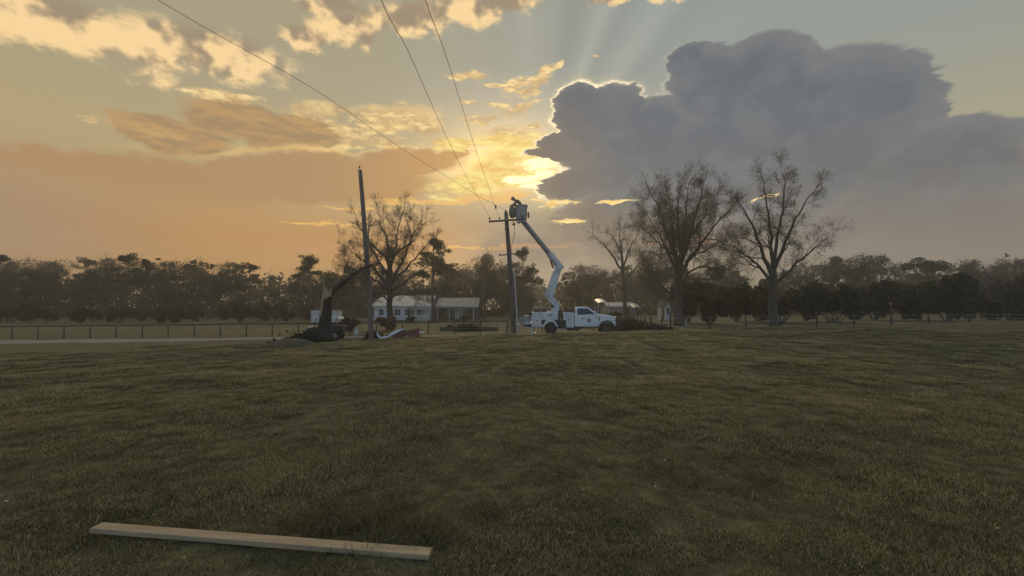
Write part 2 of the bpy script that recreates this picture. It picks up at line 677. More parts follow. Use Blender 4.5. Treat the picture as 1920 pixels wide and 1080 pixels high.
# ------------------------------------------------------------------ materials of the setting
def ground_material():
    m = bpy.data.materials.new('pasture')
    m.use_nodes = True
    nt = m.node_tree
    b = nt.nodes['Principled BSDF']
    b.inputs['Roughness'].default_value = 0.95
    b.inputs['Specular IOR Level'].default_value = 0.15
    g = nt.nodes.new('ShaderNodeNewGeometry')

    def nz(scale, detail, sc=(1, 1, 1)):
        mp = nt.nodes.new('ShaderNodeMapping')
        mp.inputs['Scale'].default_value = sc
        nt.links.new(g.outputs['Position'], mp.inputs[0])
        n = nt.nodes.new('ShaderNodeTexNoise')
        n.inputs['Scale'].default_value = scale
        n.inputs['Detail'].default_value = detail
        n.inputs['Roughness'].default_value = 0.65
        nt.links.new(mp.outputs[0], n.inputs['Vector'])
        return n.outputs[0]

    def mr(v, lo, hi):
        r = nt.nodes.new('ShaderNodeMapRange')
        r.inputs[1].default_value = lo
        r.inputs[2].default_value = hi
        nt.links.new(v, r.inputs[0])
        return r.outputs[0]

    def mx(f, a, c):
        x = nt.nodes.new('ShaderNodeMix')
        x.data_type = 'RGBA'
        nt.links.new(f, x.inputs[0])
        for i, v in ((6, a), (7, c)):
            if isinstance(v, tuple):
                x.inputs[i].default_value = (*v, 1)
            else:
                nt.links.new(v, x.inputs[i])
        return x.outputs[2]
    c = mx(mr(nz(0.35, 6), 0.38, 0.62), (0.135, 0.128, 0.064), (0.18, 0.158, 0.086))
    c = mx(mr(nz(1.6, 6), 0.42, 0.66), c, (0.080, 0.084, 0.036))
    c = mx(mr(nz(9.0, 5), 0.50, 0.72), c, (0.150, 0.132, 0.072))
    nt.links.new(c, b.inputs['Base Color'])
    bp = nt.nodes.new('ShaderNodeBump')
    bp.inputs['Strength'].default_value = 0.9
    bp.inputs['Distance'].default_value = 0.06
    nt.links.new(nz(7.0, 7), bp.inputs['Height'])
    nt.links.new(bp.outputs[0], b.inputs['Normal'])
    return m


# one ground sheet out to the horizon, fine near the camera
def build_ground():
    rings = np.concatenate([[0.02], np.geomspace(0.35, 40.0, 190), np.geomspace(41.5, 900.0, 60)])
    nseg = 420
    # twice as many spokes in front of the camera as behind
    u = np.linspace(0, 1, nseg, endpoint=False)
    th = 2 * np.pi * u + 0.55 * np.sin(2 * np.pi * u)          # 0 = behind
    th = th + np.pi
    R, T = np.meshgrid(rings, th, indexing='ij')
    x, y = R * np.sin(T), R * np.cos(T)
    z = ground(x, y)
    v = np.stack([x, y, z], -1).reshape(-1, 3)
    i, k = np.meshgrid(np.arange(len(rings) - 1), np.arange(nseg), indexing='ij')
    k2 = (k + 1) % nseg
    f = np.stack([i * nseg + k, (i + 1) * nseg + k, (i + 1) * nseg + k2, i * nseg + k2], -1).reshape(-1, 4)
    me = mesh_np('ground', v, f[:, ::-1], ground_material(), smooth=True)
    o = link('ground', me)
    tag(o, 'rolling green and straw coloured pasture', None, None, 'structure')


build_ground()

M_gravel = mat('gravel', (0.30, 0.28, 0.24), (0.20, 0.18, 0.15), 3.0, 0.95, bump=0.5, bscale=30)


def build_track():
    xs = np.linspace(-75, 75, 160)
    ys = np.linspace(31.0, 34.2, 7)
    X_, Y_ = np.meshgrid(xs, ys)
    wob = 0.25 * np.sin(X_ * 0.31) + 0.12 * np.sin(X_ * 0.9)
    Yw = Y_ + wob
    v = np.stack([X_, Yw, ground(X_, Yw) + 0.012], -1).reshape(-1, 3)
    n = len(xs)
    f = [(r * n + c, r * n + c + 1, (r + 1) * n + c + 1, (r + 1) * n + c) for r in range(len(ys) - 1) for c in range(n - 1)]
    o = link('track', mesh_np('track', v, np.array(f), M_gravel, smooth=True))
    tag(o, 'pale gravel track running along the pipe fence', None, None, 'structure')


build_track()


# ------------------------------------------------------------------ grass
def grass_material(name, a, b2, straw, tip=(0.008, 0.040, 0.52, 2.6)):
    m = bpy.data.materials.new(name)
    m.use_nodes = True
    nt = m.node_tree
    b = nt.nodes['Principled BSDF']
    b.inputs['Roughness'].default_value = 0.7
    b.inputs['Specular IOR Level'].default_value = 0.2
    oi = nt.nodes.new('ShaderNodeObjectInfo')
    g = nt.nodes.new('ShaderNodeNewGeometry')
    n = nt.nodes.new('ShaderNodeTexNoise')
    n.inputs['Scale'].default_value = 0.6
    n.inputs['Detail'].default_value = 7
    n.inputs['Roughness'].default_value = 0.68
    nt.links.new(g.outputs['Position'], n.inputs['Vector'])
    r = nt.nodes.new('ShaderNodeMapRange')
    r.inputs[1].default_value = 0.36
    r.inputs[2].default_value = 0.64
    nt.links.new(n.outputs[0], r.inputs[0])
    x = nt.nodes.new('ShaderNodeMix')
    x.data_type = 'RGBA'
    x.inputs[6].default_value = (*a, 1)
    x.inputs[7].default_value = (*b2, 1)
    nt.links.new(r.outputs[0], x.inputs[0])
    # some blades are dry straw
    r2 = nt.nodes.new('ShaderNodeMapRange')
    r2.inputs[1].default_value = 0.55
    r2.inputs[2].default_value = 0.88
    nt.links.new(g.outputs['Random Per Island'], r2.inputs[0])
    x2 = nt.nodes.new('ShaderNodeMix')
    x2.data_type = 'RGBA'
    nt.links.new(r2.outputs[0], x2.inputs[0])
    nt.links.new(x.outputs[2], x2.inputs[6])
    x2.inputs[7].default_value = (*straw, 1)
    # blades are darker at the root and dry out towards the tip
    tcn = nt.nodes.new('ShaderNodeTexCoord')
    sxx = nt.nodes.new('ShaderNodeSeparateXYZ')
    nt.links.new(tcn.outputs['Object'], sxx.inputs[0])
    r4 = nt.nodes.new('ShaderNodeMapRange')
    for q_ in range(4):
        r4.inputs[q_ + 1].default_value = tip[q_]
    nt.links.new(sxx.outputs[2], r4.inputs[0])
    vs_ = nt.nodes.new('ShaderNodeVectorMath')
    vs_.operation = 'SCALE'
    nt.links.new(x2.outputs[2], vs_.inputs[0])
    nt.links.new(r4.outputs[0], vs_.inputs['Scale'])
    h = nt.nodes.new('ShaderNodeHueSaturation')
    nt.links.new(vs_.outputs[0], h.inputs['Color'])
    r3 = nt.nodes.new('ShaderNodeMapRange')
    r3.inputs[3].default_value = 0.72
    r3.inputs[4].default_value = 1.28
    nt.links.new(oi.outputs['Random'], r3.inputs[0])
    nt.links.new(r3.outputs[0], h.inputs['Value'])
    nt.links.new(h.outputs[0], b.inputs['Base Color'])
    tr = nt.nodes.new('ShaderNodeBsdfTranslucent')
    nt.links.new(h.outputs[0], tr.inputs['Color'])
    ms = nt.nodes.new('ShaderNodeMixShader')
    ms.inputs[0].default_value = 0.4
    nt.links.new(b.outputs[0], ms.inputs[1])
    nt.links.new(tr.outputs[0], ms.inputs[2])
    nt.links.new(ms.outputs[0], nt.nodes['Material Output'].inputs['Surface'])
    return m


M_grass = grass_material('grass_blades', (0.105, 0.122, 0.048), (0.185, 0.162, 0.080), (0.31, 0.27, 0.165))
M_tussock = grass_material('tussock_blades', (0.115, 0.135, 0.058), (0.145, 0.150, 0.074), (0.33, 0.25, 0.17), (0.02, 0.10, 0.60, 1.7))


def blades(nb, rad, h0, h1, w, seed, lean=0.5):
    r = np.random.RandomState(seed)
    vs, fs = [], []
    for i in range(nb):
        a, q = r.uniform(0, 6.283), rad * math.sqrt(r.rand())
        x, y = q * math.cos(a), q * math.sin(a)
        h = r.uniform(h0, h1)
        la = r.uniform(0, 6.283)
        ln = abs(r.normal(0, lean)) * h
        dx, dy = math.cos(la) * ln, math.sin(la) * ln
        ta = r.uniform(0, 6.283)
        tx, ty = math.cos(ta) * w, math.sin(ta) * w
        ww = r.uniform(0.6, 1.3)
        k = len(vs)
        vs += [(x - tx * ww, y - ty * ww, -0.01), (x + tx * ww, y + ty * ww, -0.01),
               (x + dx * 0.4 + tx * ww * 0.75, y + dy * 0.4 + ty * ww * 0.75, h * 0.62), (x + dx * 0.4 - tx * ww * 0.75, y + dy * 0.4 - ty * ww * 0.75, h * 0.62),
               (x + dx, y + dy, h)]
        fs += [(k, k + 1, k + 2), (k, k + 2, k + 3), (k + 3, k + 2, k + 4)]
    return np.array(vs), np.array(fs)


def scatter(name, points, scale, rot, idx, variants, label):
    """One object whose geometry nodes set clump meshes on a cloud of points."""
    me = bpy.data.meshes.new(name)
    me.vertices.add(len(points))
    me.vertices.foreach_set('co', np.asarray(points, np.float32).ravel())
    for nm, ty, arr in (('gs', 'FLOAT', scale), ('gr', 'FLOAT', rot), ('gi', 'INT', idx)):
        a = me.attributes.new(nm, ty, 'POINT')
        a.data.foreach_set('value', np.asarray(arr, np.float32 if ty == 'FLOAT' else np.int32))
    o = link(name, me)
    ng = bpy.data.node_groups.new(name + '_nodes', 'GeometryNodeTree')
    ng.interface.new_socket('Geometry', in_out='INPUT', socket_type='NodeSocketGeometry')
    ng.interface.new_socket('Geometry', in_out='OUTPUT', socket_type='NodeSocketGeometry')
    N = ng.nodes
    gi, go = N.new('NodeGroupInput'), N.new('NodeGroupOutput')
    iop = N.new('GeometryNodeInstanceOnPoints')
    g2i = N.new('GeometryNodeGeometryToInstance')
    for v in variants:
        oi = N.new('GeometryNodeObjectInfo')
        oi.inputs['Object'].default_value = v
        oi.inputs['As Instance'].default_value = False
        ng.links.new(oi.outputs['Geometry'], g2i.inputs[0])

    def attr(nm, ty):
        n = N.new('GeometryNodeInputNamedAttribute')
        n.data_type = ty
        n.inputs['Name'].default_value = nm
        return n.outputs['Attribute']
    cx = N.new('ShaderNodeCombineXYZ')
    ng.links.new(attr('gr', 'FLOAT'), cx.inputs[2])
    ng.links.new(gi.outputs[0], iop.inputs['Points'])
    ng.links.new(g2i.outputs[0], iop.inputs['Instance'])
    iop.inputs['Pick Instance'].default_value = True
    ng.links.new(attr('gi', 'INT'), iop.inputs['Instance Index'])
    ng.links.new(cx.outputs[0], iop.inputs['Rotation'])
    ng.links.new(attr('gs', 'FLOAT'), iop.inputs['Scale'])
    ng.links.new(iop.outputs[0], go.inputs[0])
    md = o.modifiers.new('scatter', 'NODES')
    md.node_group = ng
    tag(o, label, None, None, 'stuff')
    return o


def off_board(x, y):
    # nothing grows through the board lying in the near grass
    dx, dy = x + 0.53, y - 2.745
    n = math.hypot(1, .135)
    t, p = (-dx + .135 * dy) / n, (.135 * dx + dy) / n
    return ~((t > -.03) & (t < 2.47) & (p > -.045) & (p < .13))


def build_grass():
    vs = []
    for i in range(5):
        v, f = blades(84, 0.12, 0.016, 0.044, 0.0017, 20 + i, 0.9)
        me = mesh_np('grass_clump', v, f, M_grass)
        vs.append(bpy.data.objects.new('grass_clump', me))
    r = np.random.RandomState(2)
    P, Sx, I = [], [], []
    for r0, r1, dens, sc in ((1.7, 5.5, 150, 0.95), (5.5, 10, 75, 1.2), (10, 18, 30, 1.6), (18, 31, 11, 2.2)):
        th0 = 1.05
        n = int(dens * th0 * (r1 * r1 - r0 * r0))
        rad = np.sqrt(r.uniform(r0 * r0, r1 * r1, n))
        th = r.uniform(-th0, th0, n)
        x, y = rad * np.sin(th), rad * np.cos(th)
        d = wsum(W2, L2, x * 0.5, y * 0.5) + 0.7 * wsum(W1, L1, x + 9, y - 4)
        keep = r.rand(n) < np.clip(0.92 + 0.2 * d, 0.6, 1)
        keep &= ~((y > 30.4) | ((x > 1.0) & (y > 28.7)))
        keep &= off_board(x, y)
        x, y, d = x[keep], y[keep], d[keep]
        P.append(np.stack([x, y, ground(x, y)], 1))
        Sx.append(sc * np.clip(0.95 + 0.35 * d + r.normal(0, 0.13, len(x)), 0.45, 1.9))
    P = np.concatenate(P)
    Sx = np.concatenate(Sx)
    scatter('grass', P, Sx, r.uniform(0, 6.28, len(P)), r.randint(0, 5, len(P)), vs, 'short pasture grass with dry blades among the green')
    # taller, darker tussocks with pale dry stems
    vt = []
    for i in range(3):
        v, f = blades(70, 0.15, 0.028, 0.080, 0.0022, 60 + i, 1.0)
        vt.append(bpy.data.objects.new('tussock', mesh_np('tussock', v, f, M_tussock)))
    P, Sx = [], []
    spots = [(745, 985, 45, 0.55), (640, 972, 26, 0.45), (600, 965, 16, 0.3), (790, 1010, 18, 0.22), (1270, 878, 20, 0.8), (1330, 902, 22, 0.7), (905, 958, 6, 0.1),
             (860, 712, 14, 1.6), (1110, 655, 16, 2.0), (1090, 690, 14, 1.8), (700, 740, 16, 1.2), (640, 720, 14, 1.4), (1300, 640, 12, 2.0),
             (1040, 885, 8, 0.3), (350, 900, 40, 0.9), (1600, 860, 40, 1.0), (1750, 980, 40, 0.5), (200, 990, 40, 0.6)]
    for px, py, n, sp in spots:
        y = 1.6 * F / (py - 575.0)
        c = ((px - 960) / F * y, y)
        x_ = c[0] + r.normal(0, sp * 0.6, n)
        y_ = c[1] + r.normal(0, sp * 0.35, n)
        kb = off_board(x_, y_ + .06)
        x_, y_ = x_[kb], y_[kb]
        n = len(x_)
        P.append(np.stack([x_, y_, ground(x_, y_)], 1))
        Sx.append(np.full(n, 0.8 + 0.04 * y) * r.uniform(0.6, 1.2, n))
    n = 500
    rad = np.sqrt(r.uniform(9, 28 ** 2, n))
    th = r.uniform(-1.0, 1.0, n)
    x_, y_ = rad * np.sin(th), rad * np.cos(th)
    k = (wsum(W1, L1, x_ * 0.8, y_ * 1.6) > 0.45) & ~((y_ > 28) & (x_ > 1))
    x_, y_ = x_[k], y_[k]
    P.append(np.stack([x_, y_, ground(x_, y_)], 1))
    Sx.append(r.uniform(0.5, 0.9, len(x_)) * (0.75 + 0.03 * y_))
    P = np.concatenate(P)
    Sx = np.concatenate(Sx)
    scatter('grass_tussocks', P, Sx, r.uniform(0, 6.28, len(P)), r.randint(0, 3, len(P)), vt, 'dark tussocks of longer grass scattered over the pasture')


build_grass()


def build_litter():
    # dead leaves and bits of straw blown over the grass
    r = np.random.RandomState(77)
    n = 900
    rad = np.sqrt(r.uniform(3, 15 ** 2, n))
    th = r.uniform(-1.0, 1.0, n)
    x, y = rad * np.sin(th), rad * np.cos(th)
    vs, fs = [], []
    for a, b_, z in zip(x, y, ground(x, y)):
        s = r.uniform(.008, .022)
        ang, e = r.uniform(0, 6.28), r.uniform(-.4, .4)
        L = s * r.choice([1.0, 1.4, 3.5], p=[.5, .3, .2])
        w = s * .55 if L < 2.5 * s else s * .16
        d, p = (math.cos(ang) * L, math.sin(ang) * L), (-math.sin(ang) * w, math.cos(ang) * w)
        z += r.uniform(.03, .055)
        k = len(vs)
        vs += [(a - d[0], b_ - d[1], z - e * L), (a + p[0], b_ + p[1], z), (a + d[0], b_ + d[1], z + e * L), (a - p[0], b_ - p[1], z + .3 * w)]
        fs.append((k, k + 1, k + 2, k + 3))
    o = link('leaf_litter', mesh_np('leaf_litter', np.array(vs), np.array(fs), mat('dead_leaves', (0.30, 0.22, 0.13), (0.42, 0.36, 0.26), 1.0, 0.9, island=0.4)))
    tag(o, 'dead leaves and straw bits strewn over the near grass', None, None, 'stuff')


build_litter()

# ------------------------------------------------------------------ trees
M_bark = mat('bark', (0.058, 0.049, 0.040), (0.095, 0.081, 0.066), 4.0, 0.95, bump=0.6, bscale=18, stretch=(1, 1, 0.25))
M_bark_far = mat('bark_far', (0.075, 0.062, 0.048), (0.10, 0.085, 0.068), 2.0, 0.95)
M_twig = mat('twigs', (0.12, 0.10, 0.075), (0.17, 0.14, 0.105), 3.0, 0.95)


def leaf_mat(name, c1, c2, var=0.35):
    m = mat(name, c1, c2, 0.5, 0.75, island=var)
    b = m.node_tree.nodes['Principled BSDF']
    b.inputs['Specular IOR Level'].default_value = 0.2
    # thin leaves let some light through
    nt = m.node_tree
    tr = nt.nodes.new('ShaderNodeBsdfTranslucent')
    mx = nt.nodes.new('ShaderNodeMixShader')
    mx.inputs[0].default_value = 0.3
    src = b.inputs['Base Color'].links[0].from_socket
    nt.links.new(src, tr.inputs['Color'])
    nt.links.new(b.outputs[0], mx.inputs[1])
    nt.links.new(tr.outputs[0], mx.inputs[2])
    nt.links.new(mx.outputs[0], nt.nodes['Material Output'].inputs['Surface'])
    return m


M_leaf_bud = leaf_mat('budding_leaves', (0.060, 0.066, 0.030), (0.090, 0.082, 0.040))
M_leaf_far = leaf_mat('spring_leaves', (0.048, 0.053, 0.026), (0.072, 0.066, 0.040))
M_leaf_brown = leaf_mat('brown_twig_haze', (0.062, 0.052, 0.040), (0.084, 0.070, 0.050))
M_leaf_dark = leaf_mat('evergreen_leaves', (0.032, 0.040, 0.020), (0.055, 0.058, 0.030))
M_needle = leaf_mat('pine_needles', (0.036, 0.044, 0.020), (0.062, 0.064, 0.032))


def cards(P, size, seed, aspect=1.0, up=0.0):
    """Leaf sized quads at points P, randomly turned."""
    r = np.random.RandomState(seed)
    n = len(P)
    a = r.normal(size=(n, 3))
    a[:, 2] += up
    a /= np.linalg.norm(a, axis=1)[:, None]
    b = r.normal(size=(n, 3))
    b -= a * (a * b).sum(1)[:, None]
    b /= np.linalg.norm(b, axis=1)[:, None]
    s = (size * r.uniform(0.55, 1.35, n))[:, None]
    a, b = a * s * aspect, b * s
    k = r.uniform(0.3, 0.8, (n, 1))
    v = np.stack([P - a, P - b * k, P + a, P + b], 1).reshape(-1, 3)
    f = np.arange(n * 4).reshape(-1, 4)
    return v, f


def sides(r):
    return 9 if r > 0.2 else 6 if r > 0.07 else 4 if r > 0.025 else 3


def grow(mb, p, d, L, r, lvl, rg, tips, up=0.10, wig=0.22, rmin=0.009, split=(2, 4), ang=(0.45, 0.95), gather=None):
    """A wandering tapered branch with side branches, down to twigs."""
    n = 5 if lvl >= 2 else 4 if lvl else 3
    pts, rad = [Vector(p)], [r]
    d = Vector(d).normalized()
    for i in range(n):
        d = (d + Vector((rg.gauss(0, wig), rg.gauss(0, wig), rg.gauss(0, wig) + up)) * 0.8).normalized()
        pts.append(pts[-1] + d * (L / n))
        rad.append(max(r * (1 - 0.62 * (i + 1) / n), rmin * 0.8))
    mb.tube(pts, rad, sides(r), cap=False)
    if lvl == 0:
        tips.append(pts[-1]); tips.append(pts[-2]); tips.append((pts[1] + pts[2]) / 2)
        return
    k = rg.randint(*split) + (1 if lvl > 1 else 0)
    for i in range(k):
        t = rg.uniform(0.3, 1.0)
        j = min(int(t * n), n - 1)
        q = pts[j].lerp(pts[j + 1], t * n - j)
        dd = (pts[j + 1] - pts[j]).normalized()
        s = dd.orthogonal().normalized()
        s = Matrix.Rotation(rg.uniform(0, 6.283), 3, dd) @ s
        a = rg.uniform(*ang)
        nd = dd * math.cos(a) + s * math.sin(a)
        rr = max(rad[j] * rg.uniform(0.5, 0.75), rmin)
        grow(mb, q, nd, L * rg.uniform(0.52, 0.80), rr, lvl - 1, rg, tips, up, wig, rmin, split, ang)
    grow(mb, pts[-1], d, L * 0.7, rad[-1], lvl - 1, rg, tips, up, wig, rmin, split, ang)


def refine(pts, k=4):
    """Catmull-Rom through points."""
    pts = [Vector(p) for p in pts]
    out = []
    for i in range(len(pts) - 1):
        p0, p1, p2, p3 = pts[max(i - 1, 0)], pts[i], pts[i + 1], pts[min(i + 2, len(pts) - 1)]
        for j in range(k):
            t = j / k
            out.append(0.5 * ((2 * p1) + (p2 - p0) * t + (2 * p0 - 5 * p1 + 4 * p2 - p3) * t * t + (3 * p1 - p0 - 3 * p2 + p3) * t ** 3))
    out.append(pts[-1])
    return out


def limb_tree(name, label, base_px, depth, trunk, limbs, seed, lvl=3, twig_len=2.0, leaf=None, leaf_size=0.07, per_tip=2, rmin=0.009, kids=7, up=0.06):
    """A tree from a trunk and main limbs given as (px, py, sideways depth, radius) points; twigs grow by themselves."""
    base = on(base_px, depth)
    root = empty(name, base, label, 'tree')
    rg = random.Random(seed)

    def loc(q):
        px, py, dy, r = q
        return at(px, py, depth + dy) - base
    tp = refine([loc(q) for q in trunk], 4)
    tr = np.interp(np.linspace(0, 1, len(tp)), np.linspace(0, 1, len(trunk)), [q[3] for q in trunk])
    for i in range(len(tp)):
        tp[i] += Vector((rg.gauss(0, 0.03), rg.gauss(0, 0.03), 0))
    tp[0].z = -0.25
    mb = MB().tube(tp, tr, 12)
    mb.build('trunk', M_bark, root, smooth=True)
    tw, tips = MB(), []
    for lm in limbs:
        pts = refine([loc(q) for q in lm], 4)
        for i in range(1, len(pts)):
            pts[i] += Vector((rg.gauss(0, 0.06), rg.gauss(0, 0.06), rg.gauss(0, 0.05)))
        rr = np.interp(np.linspace(0, 1, len(pts)), np.linspace(0, 1, len(lm)), [q[3] for q in lm])
        MB().tube(pts, rr, 7).build('limb', M_bark, root, smooth=True)
        n = len(pts)
        for c in range(kids):
            t = (c + rg.uniform(0.2, 1.0)) / kids * 0.78 + 0.22
            j = min(int(t * (n - 1)), n - 2)
            dd = (pts[j + 1] - pts[j]).normalized()
            s = Matrix.Rotation(rg.uniform(0, 6.283), 3, dd) @ dd.orthogonal().normalized()
            a = rg.uniform(0.5, 1.1)
            grow(tw, pts[j], dd * math.cos(a) + s * math.sin(a), twig_len * rg.uniform(0.65, 1.15) * (1.15 - 0.5 * t), max(rr[j] * 0.45, rmin * 2), lvl - 1, rg, tips, up, rmin=rmin)
        grow(tw, pts[-1], pts[-1] - pts[-3], twig_len * 0.9, rr[-1], lvl - 1, rg, tips, up, rmin=rmin)
    tw.build('crown', M_twig, root, smooth=True)
    if leaf:
        r = np.random.RandomState(seed)
        P = np.repeat(np.array([tuple(t) for t in tips]), per_tip, 0)
        P = P + r.normal(0, 0.13, P.shape)
        v, f = cards(P, leaf_size, seed + 1)
        link('leaves', mesh_np('leaves', v, f, leaf), root)
    return root


# the bare tree behind the two poles
limb_tree('bare_tree', 'big bare leafless tree with a wide twiggy crown in front of the white house', 732, 44.0,
          [(732, 610, 0, .42), (731, 590, 0, .31), (731, 560, 0, .28), (730, 535, 0, .28), (730, 516, 0, .25)],
          [[(730, 522, 0, .20), (729.16, 492, -.2, .15), (727.32, 460, -.4, .10), (717.2, 428, -.3, .06), (708, 401, -.2, .03)],
           [(731, 520, 0, .20), (734.68, 486, .4, .14), (742.96, 452, .8, .09), (748.48, 420, 1.0, .05), (754.92, 398, 1.0, .03)],
           [(729, 530, 0, .19), (715.36, 498, -.6, .13), (699.72, 470, -1.2, .09), (684.08, 440, -1.5, .05), (670.28, 418, -1.6, .03)],
           [(729, 536, 0, .17), (708, 512, .8, .12), (686.84, 494, 1.4, .08), (662, 474, 1.8, .05), (643.6, 457, 2.0, .025)],
           [(732, 528, 0, .19), (750, 500, -.7, .13), (763.2, 470, -1.4, .09), (774.24, 440, -1.8, .05), (787.12, 417, -2., .03)],
           [(732, 534, 0, .18), (756, 510, .9, .12), (777.92, 486, 1.6, .08), (800, 460, 2.2, .05), (814.72, 442, 2.4, .025)],
           [(731, 548, 0, .15), (752, 534, -.9, .10), (778, 516, -1.6, .07), (800, 502, -2.0, .04), (811.04, 494, -2.2, .02)],
           [(730, 546, 0, .14), (708, 528, -.9, .10), (682, 512, -1.8, .07), (656, 500, -2.4, .04), (647.28, 490, -2.6, .02)],
           [(730, 520, 0, .18), (722.72, 482, 1.2, .12), (693.28, 452, 2.2, .07), (691.44, 420, 2.6, .03)],
           [(731, 520, 0, .18), (741.12, 479, -1.3, .12), (768.72, 452, -2.3, .07), (765.04, 417, -2.8, .03)],
           [(731, 560, 0, .11), (752, 551, -1.2, .08), (776, 554, -2.0, .055), (796, 566, -2.4, .02)],
           [(731, 566, 0, .10), (716, 556, -1.0, .07), (704, 560, -1.6, .03)]],
          31, lvl=4, twig_len=1.15, rmin=0.007, kids=13, up=0.09)

# the budding tree on the other side
limb_tree('budding_tree', 'tall spreading tree with thin young leaves beside the small gabled shed', 1272, 46.0,
          [(1273, 604, 0, .62), (1272, 585, 0, .48), (1272, 560, 0, .44), (1272, 530, 0, .42), (1273, 510, 0, .36)],
          [[(1271, 515, 0, .26), (1268.2, 483, -.3, .18), (1262.5, 448, -.6, .13), (1258.7, 411, -.8, .08), (1253, 367, -.8, .04)],
           [(1274, 512, 0, .28), (1276.75, 474, .5, .20), (1285.3, 436, .9, .13), (1286.25, 392, 1.0, .08), (1291, 347, 1.0, .04)],
           [(1276, 516, 0, .27), (1291, 491, -.6, .20), (1313.8, 459, -1.1, .14), (1340.4, 424, -1.5, .08), (1367, 395, -1.8, .04)],
           [(1270, 512, 0, .20), (1253, 474, .6, .14), (1237.8, 442, 1.2, .09), (1218.8, 412, 1.6, .05), (1203.6, 390, 1.8, .03)],
           [(1270.1, 485, -.2, .16), (1247.3, 467, -.9, .11), (1226.4, 448, -1.5, .07), (1207.4, 431, -2., .04), (1194.1, 417, -2.2, .02)],
           [(1275, 500, .1, .18), (1289.1, 448, .8, .12), (1304.3, 405, 1.6, .08), (1315.7, 368, 2.2, .04)],
           [(1272, 560, 0, .16), (1252, 546, -.9, .12), (1238, 534, -1.6, .09), (1226, 518, -2.0, .06), (1207.4, 497, -2.4, .03)],
           [(1274, 535, 0, .18), (1296, 508, 1.0, .12), (1322, 500, 1.8, .08), (1345, 506, 2.4, .05), (1361.3, 498, 2.8, .03)],
           [(1272, 520, 0, .18), (1266.3, 472, 1.4, .12), (1241.6, 423, 2.4, .08), (1234, 373, 3.0, .04)],
           [(1273, 520, 0, .18), (1283.4, 474, -1.4, .12), (1304.3, 431, -2.6, .08), (1330.9, 386, -3.2, .04)],
           [(1274, 545, 0, .14), (1298, 548, -1.0, .10), (1320, 540, -1.8, .06), (1340, 532, -2.4, .03)],
           [(1272, 518, 0, .20), (1275, 462, -1.2, .13), (1271, 410, -2.0, .08), (1274, 358, -2.4, .04)],
           [(1273, 514, 0, .20), (1290, 452, -1.8, .13), (1306, 400, -2.8, .08), (1316, 352, -3.4, .04)],
           [(1271, 514, 0, .18), (1255, 450, -1.6, .12), (1238, 400, -2.6, .08), (1222, 366, -3.2, .04)],
           [(1296.7, 481, -.8, .11), (1327.1, 467, -.4, .08), (1348, 454, 0, .05), (1370.8, 448, .4, .03)]],
          77, lvl=4, twig_len=1.5, leaf=M_leaf_bud, leaf_size=0.036, per_tip=1, rmin=0.0065, kids=11, up=0.05)

# the thinner bare tree between the truck and the budding tree
limb_tree('bare_tree', 'slender bare forked tree with sparse twigs beyond the front of the bucket truck', 1172, 58.0,
          [(1173, 598, 0, .34), (1172, 580, 0, .27), (1171, 555, 0, .25), (1169, 525, 0, .22), (1167, 505, 0, .20)],
          [[(1168, 510, 0, .17), (1152, 485, -.4, .12), (1134, 462, -.8, .08), (1114, 442, -1., .03)],
           [(1168, 512, 0, .17), (1166, 482, .5, .12), (1156, 455, .9, .08), (1142, 436, 1.2, .03)],
           [(1167, 505, 0, .16), (1166, 470, 0, .11), (1162, 445, 0, .07), (1164, 425, 0, .03)],
           [(1168, 508, 0, .16), (1176, 478, .6, .11), (1186, 456, 1.0, .07), (1196, 442, 1.2, .03)],
           [(1171, 545, 0, .12), (1150, 530, -.8, .08), (1128, 528, -1.4, .05), (1110, 522, -1.8, .02)],
           [(1170, 530, 0, .12), (1190, 505, .8, .08), (1206, 488, 1.4, .05), (1218, 478, 1.8, .02)]],
          13, lvl=4, twig_len=1.15, rmin=0.006, kids=7)

# a second budding tree whose crown enters from the side
limb_tree('budding_tree', 'budding tree further along the wire fence, beside the tall spreading tree', 1450, 43.0,
          [(1452, 608, 0, .5), (1450, 585, 0, .4), (1450, 540, 0, .36), (1448, 505, 0, .32)],
          [[(1448, 515, 0, .24), (1430, 470, -.4, .16), (1410, 420, -.8, .10), (1380, 372, -1., .04)],
           [(1448, 512, 0, .24), (1446, 460, .5, .16), (1440, 400, .9, .10), (1430, 345, 1.2, .04)],
           [(1450, 510, 0, .24), (1470, 460, .3, .16), (1492, 410, .6, .10), (1520, 365, .8, .04)],
           [(1449, 530, 0, .18), (1424, 500, .9, .12), (1400, 480, 1.6, .08), (1376, 462, 2.2, .03)],
           [(1450, 535, 0, .18), (1482, 505, -.9, .12), (1510, 480, -1.6, .08), (1540, 455, -2.2, .03)],
           [(1449, 510, 0, .2), (1458, 440, -1.2, .13), (1470, 380, -2.0, .08), (1472, 335, -2.4, .03)]],
          99, lvl=4, twig_len=1.6, leaf=M_leaf_bud, leaf_size=0.036, per_tip=1, rmin=0.007, kids=9, up=0.05)


def lobes(nl, rx, rz, zc, rg):
    """Overlapping lobes of a crown as (centre, radius)."""
    out = []
    for i in range(nl):
        a = rg.uniform(0, 6.283)
        q = math.sqrt(rg.random()) * 0.78
        zz = rg.uniform(-0.75, 0.8)
        k = math.sqrt(max(0.1, 1 - zz * zz))
        out.append((np.array([rx * q * k * math.cos(a), rx * q * k * math.sin(a), zc + rz * zz]), rg.uniform(0.24, 0.42) * rx))
    return out


def crown_points(lb, n, r, shell=0.55):
    k = r.randint(0, len(lb), n)
    d = r.normal(size=(n, 3))
    d /= np.linalg.norm(d, axis=1)[:, None]
    rad = (shell + (1 - shell) * r.rand(n) ** 0.6)[:, None]
    c = np.array([b[0] for b in lb])[k]
    R = np.array([b[1] for b in lb])[k][:, None]
    return c + d * rad * R * np.array([1, 1, 0.8])


